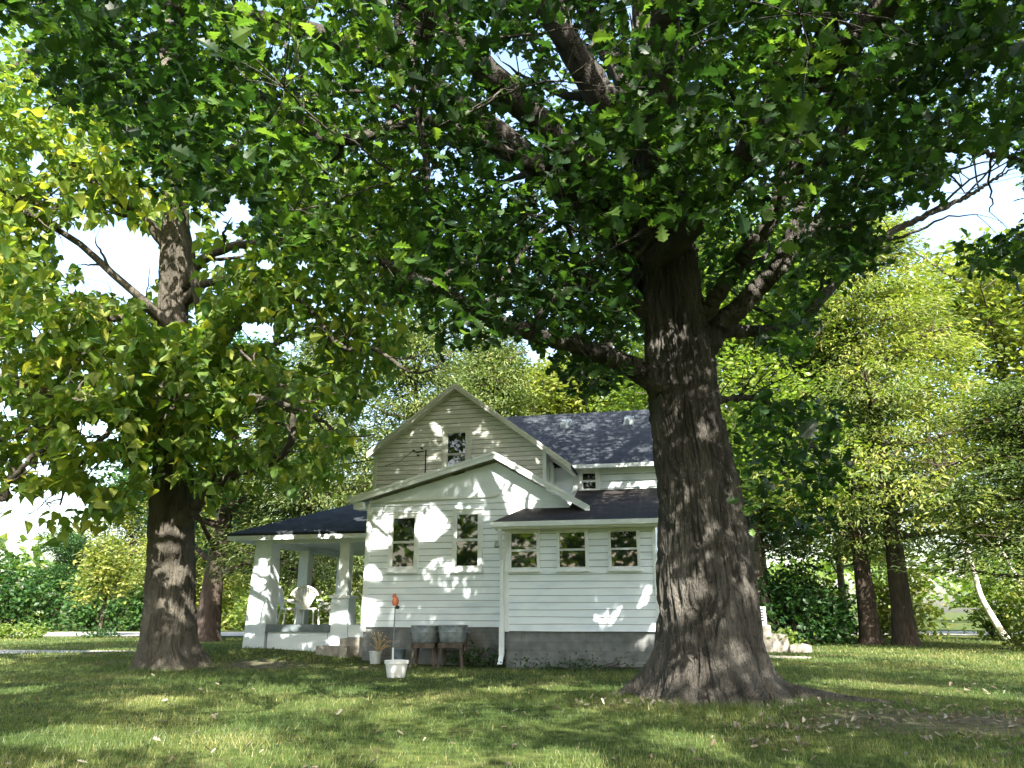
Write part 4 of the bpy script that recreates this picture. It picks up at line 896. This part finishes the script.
# neighbour's tree out of the left edge: dark branches reaching into the picture
nb = empty('neighbour_tree', (-15.2, 17.0, 0)); tag(nb, 'dark branches with yellow leaves reaching in at the left edge', 'tree')
ns = Skeleton(); bark_obj('trunk', [bark_tube(spline([(-15.2, 17, -.1), (-15.1, 17, 3), (-15.3, 17, 7), (-15.2, 17, 12)], 8), np.linspace(.45, .12, 25), 40, .04, 9, 2, 4)], M['bark2'], nb)
nl_ = [[(-120, 400, 17, .25), (-60, 395, 17, .20), (0, 380, 17, .17), (35, 392, 16.8, .15), (70, 398, 16.6, .12), (95, 408, 16.4, .03)], [(-100, 330, 17, .16), (-10, 490, 16.6, .07), (12, 478, 16.5, .06), (38, 452, 16.4, .05), (75, 440, 16.3, .035), (105, 435, 16.2, .015)],
       [(-60, 420, 17, .1), (-5, 440, 16.6, .06), (40, 425, 16.4, .045), (80, 420, 16.2, .02)], [(-130, 250, 17, .2), (-40, 200, 17, .13), (10, 190, 17, .10), (30, 215, 17, .06), (60, 205, 17, .02)], [(-110, 200, 17, .2), (-40, 100, 17, .14), (30, 60, 17, .09), (90, 40, 17, .04)]]
nbv = []
for l in nl_: P, Rr = limb_px(l); ns.cur = len(nbv); nbv.append([ns.limb(P, Rr, .012, 12, 7)] + side_branches(ns, P, Rr, 10, 1.0, -.05))
C2 = np.concatenate([crown_pts(420, (-14.6, 17, 10), (4.2, 4.5, 5.0), .2), skirt(-30, 100, 280, 470, 15.5, 18, 60), skirt(-10, 130, -10, 120, 15, 18, 70), skirt(-20, 60, 60, 330, 15, 18, 70)])
px, py, dz = project(C2); C2 = C2[(py < np.interp(px, [-300, 0, 60, 110, 160, 400], [520, 480, 470, 420, 150, 60])) & ~np.array([ell(a, b, KG) for a, b in zip(px, py)])]
P, _ = scatter(C2, 19, .34, .7); ok, *_r = view_ok(P, [-300, 0, 120, 200, 400], [540, 495, 470, 200, 80], KG, 5); P = P[ok & shaft_mask(P, SHAFTS)]; n = len(P)
leaf_mesh('crown', [(HEART_LO, P, rng.uniform(.15, .25, n), frames(n, .25, (0, 0, -1), .4), np.clip(rng.normal(.42, .2, n), 0, 1))], M['catleaf'], nb)
limbs_with_twigs(nbv, twigs(C2[::2], ns.nodes(), 1.3, .013), M['bark2'], nb)

# shrubs and low plants
def bush(name, lab, x, y, rx, ry, h, leafm, n, size, shape=OVAL, tmean=.4, cat='bush', group=None, stems=True):
    r = empty(name, (x, y, float(terrain(x, y)))); tag(r, lab, cat, group)
    C = []
    for k in range(n // 14):
        a = random.uniform(0, 6.28); q = random.random() ** .5; z = h * random.uniform(.08, 1) * (1 - .5 * q ** 2) * (.7 + .5 * random.random()); C.append((rx * q * math.cos(a), ry * q * math.sin(a), z))
    C = np.array(C); P, _ = scatter(C, 14, min(.3, size * 1.3 + .06), .8); P = P[P[:, 2] > -.02]; m = len(P)
    VV = leaf_mesh('foliage', [(shape, P + np.array(r.location), rng.uniform(.7, 1.2, m) * size, frames(m, .3), np.clip(rng.normal(tmean, .2, m), 0, 1))], leafm, r)
    mb = MB()
    for c in C[::3]: mb.tube([(c[0] * .2, c[1] * .2, -.03), (c[0] * .6, c[1] * .6, c[2] * .55), tuple(c)], [.02, .015, .005], 4, False)
    mb.build('stems', M['bark2'], r); return r
G2 = 'shrubs along the road'
bush('shrub', 'big dark rounded shrub across the road at the far left', -38, 57.5, 4.5, 2.5, 5.6, M['darkleaf'], 5200, .34, tmean=.45, group=G2)
bush('shrub', 'dark shrub across the road next to the young tree', -29.5, 57, 3.4, 2, 4.6, M['darkleaf'], 3600, .34, tmean=.5, group=G2)
bush('shrub', 'yellow green shrub across the road behind the young tree', -24, 59, 3.0, 2, 5.0, M['yelleaf'], 3200, .34, tmean=.55, group=G2)
bush('shrub', 'low green shrub across the road beside the thick left trunk', -18.0, 58, 2.6, 2, 3.2, M['midleaf'], 2400, .32, tmean=.6, group=G2)
bush('low_plants', 'low clump of leafy plants on the grass before the road', -26.0, 40.5, 2.0, .7, .55, M['midleaf'], 1500, .20, tmean=.6, cat='plants')
bush('low_plants', 'small dark clump of plants at the foot of the young tree', -21.8, 41.5, .9, .5, .35, M['darkleaf'], 600, .16, tmean=.4, cat='plants')
bush('shrub', 'large shadowy shrub behind the concrete steps', 11.8, 33.5, 2.6, 1.6, 3.6, M['darkleaf'], 3400, .26, tmean=.35, group='shrubs under the cedars')
bush('shrub', 'reddish brown shrub left of the cedar trunks', 13.0, 35.5, 1.8, 1.4, 3.4, M['cedleaf'], 1800, .26, tmean=.5, group='shrubs under the cedars')
bush('shrub', 'light green shrub between the cedar trunks and steps', 14.2, 37.0, 1.6, 1.4, 3.4, M['yelleaf'], 1600, .26, tmean=.5, group='shrubs under the cedars')
bush('shrub', 'bright green shrub just right of the cedar trunks', 18.4, 37.0, 1.6, 1.4, 3.8, M['yelleaf'], 1900, .26, tmean=.45, group='shrubs under the cedars')
bush('shrub', 'green shrub beside the pale leaning trunk', 23.6, 38.5, 1.0, 1.0, 4.0, M['midleaf'], 1100, .28, tmean=.5, group='shrubs under the cedars')
bush('shrub', 'sparse twiggy bush on the lawn at the right edge', 18.8, 28.4, 1.1, .8, 1.5, M['yelleaf'], 620, .16, tmean=.5)
bush('shrub', 'tall yellow green bush at the right edge behind the twiggy bush', 24.8, 35.5, 2.0, 1.6, 4.6, M['yelleaf'], 2600, .26, tmean=.5)
bush('leafy_plant', 'small green plant growing at the foot of the concrete steps', *gnd(781, 651)[:2], .45, .3, .55, M['midleaf'], 420, .16, tmean=.5, cat='plant')
bush('porch_shrub', 'yellow green bush seen through the porch behind the wicker chairs', -8.6, 33, 1.6, 1.2, 2.2, M['yelleaf'], 1500, .2, tmean=.55)
bush('weeds', 'dark weeds growing at the wall foot beside the downspout', *H(-.75, .42, 0)[:2], .75, .22, .38, M['darkleaf'], 620, .09, tmean=.45, cat='weeds')
bush('weeds', 'low weeds along the concrete wall below the lean-to windows', *H(1.9, -.22, 0)[:2], 1.8, .16, .20, M['darkleaf'], 700, .07, tmean=.5, cat='weeds')
# pale leaning dead trunk at the right
sn = empty('dead_trunk', (22.6, 36.5, 0)); tag(sn, 'pale leaning bare trunk near the right edge of the lawn', 'dead tree')
P = np.array([(22.9, 36.5, -.1), (22.4, 36.5, .9), (21.9, 36.4, 2.0), (21.7, 36.3, 3.2), (21.4, 36.2, 4.6)]); bark_obj('trunk', [bark_tube(spline(P, 6), np.linspace(.17, .09, 25), 20, .02, 6, 2, 5)], M['palebark'], sn)
P = np.array([(25.0, 36.5, .2), (24.2, 36.4, 1.8), (23.4, 36.3, 3.6), (22.9, 36.2, 5)]); bark_obj('limb', [bark_tube(spline(P, 6), np.linspace(.09, .05, 19), 12, .01, 6, 2, 5)], M['palebark'], sn)

# far woods that close the view
Cw = []
for k in range(900):
    a = random.uniform(-1.15, 1.15); d = random.uniform(105, 150); Cw.append((d * math.sin(a), d * math.cos(a), random.uniform(0, 1) ** .8 * (7 + 5 * vnoise(np.array([a * 9 + 20]), np.array([1.5]))[0])))
for k in range(900):
    a = random.uniform(1.15, 2 * math.pi - 1.15); d = random.uniform(46, 62); Cw.append((d * math.sin(a), d * math.cos(a), random.uniform(0, 1) ** .8 * (10 + 7 * vnoise(np.array([a * 5 + 20]), np.array([1.5]))[0])))
P, _ = scatter(np.array(Cw), 22, 1.3, .7); n = len(P)
tag(leaf_mesh('far_woods', [(OVAL, P, rng.uniform(1.0, 1.8, n), frames(n, .4), np.clip(rng.normal(.45, .2, n), 0, 1))], M['midleaf'], None), 'far wood of sunlit green trees beyond the fields', 'woods', kind='stuff')

# ------------------------------------------------------------------ grass and dry leaves
def fan(n, y0, y1, pw):
    y = y0 + (y1 - y0) * rng.random(n) ** pw; x = (rng.random(n) * 2 - 1) * (y * .74 + 1.0); return x, y
gs = []
for n, y0, y1, pw, hs, wd in ((150000, 6.3, 13, 1.0, .055, .007), (130000, 12, 22, .9, .06, .012), (90000, 20, 42, .8, .075, .028)):
    x, y = fan(n, y0, y1, pw); b = bare(x, y); d = rng.random(n); pat = vnoise(x * 1.1 + 60, y * 1.1 + 60) * .6 + vnoise(x * 4 + 10, y * 4 + 10) * .4
    lu = (np.stack([x, y], 1) - O[:2]) @ U_[:2]; lv = (np.stack([x, y], 1) - O[:2]) @ V_[:2]
    ok = (d > b * 1.05) & (d < .25 + pat * 1.3) & ~((lu > -4.1) & (lu < 3.8) & (lv > .0) & (lv < 9)) & ~((lu > -8.2) & (lu < -4) & (lv > 1.9)) & (np.hypot(x - 2.85, y - 12.35) > .95) & (np.hypot(x - KT[0], y - KY) > .75)
    x, y, pat = x[ok], y[ok], pat[ok]; gs.append((x, y, pat, hs, wd))
VV, TT = [], []
for x, y, pat, hs, wd in gs:
    n = len(x); z = terrain(x, y) - .004; a = rng.random(n) * 6.28; ring = np.maximum(np.exp(-((np.hypot(x - 2.85, y - 12.2) - 1.35) / .35) ** 2), np.exp(-((np.hypot(x - KT[0], y - KY) - 1.0) / .3) ** 2)); h = hs * rng.uniform(.5, 1.35, n) * (.6 + .8 * pat) * (1 + 1.1 * ring); lean = rng.random(n) * .9; b = rng.random(n) * 6.28
    w = wd * rng.uniform(.6, 1.2, n); dx, dy = np.cos(a) * w / 2, np.sin(a) * w / 2
    p0 = np.stack([x - dx, y - dy, z], 1); p1 = np.stack([x + dx, y + dy, z], 1); p2 = np.stack([x + np.cos(b) * h * lean, y + np.sin(b) * h * lean, z + h], 1)
    VV.append(np.stack([p0, p1, p2], 1).reshape(-1, 3))
    TT.append(np.clip(.40 + .55 * (vnoise(x * .7 + 90, y * .7 + 20) - .45) + rng.normal(0, .17, n) + (rng.random(n) < .06) * .4, 0, 1))
V = np.concatenate(VV); T = np.concatenate(TT); n = len(T)
tag(mesh_np('grass', V, np.arange(3 * n), np.arange(n) * 3, M['blade'], attr=T), 'short uneven lawn grass with dry patches', 'grass', kind='stuff')
pts = []
for cx, cy, r, k in ((4.2, 9.9, .45, 40), (5.6, 10.4, .7, 50), (6.3, 9.8, .5, 40), (3.3, 9.3, .3, 26), (4.0, 11.0, .3, 16), (1.4, 11.3, .4, 22), (2.2, 11.1, .3, 14), (7.4, 10.6, .6, 30), (2.3, 8.2, .3, 16), (5.0, 8.6, .5, 22), (8.5, 13, .9, 26)):
    for _ in range(int(k * 1.5)): pts.append((cx + random.gauss(0, r), cy + random.gauss(0, r * .6)))
for _ in range(260): y = 7 + 20 * random.random() ** 1.5; pts.append((random.uniform(-.72, .72) * y, y))
pts = np.array(pts); pts = pts[np.hypot(pts[:, 0] - 2.85, pts[:, 1] - 12.35) > 1.2]; n = len(pts)
P = np.column_stack([pts, terrain(pts[:, 0], pts[:, 1]) + rng.uniform(.03, .06, n)])
LIT = leaf_shape([0, .12, .26, .36, .47, .58, .70, .79, .90, 1.0], [.015, .06, .20, .10, .27, .13, .30, .18, .2, .03], .9, -.25)
tag(leaf_mesh('leaf_litter', [(LIT, P, rng.uniform(.05, .105, n), frames(n, .9), np.clip(rng.normal(.4, .3, n), 0, 1))], M['litter'], None), 'curled dry oak leaves scattered on the lawn', 'fallen leaves', kind='stuff')
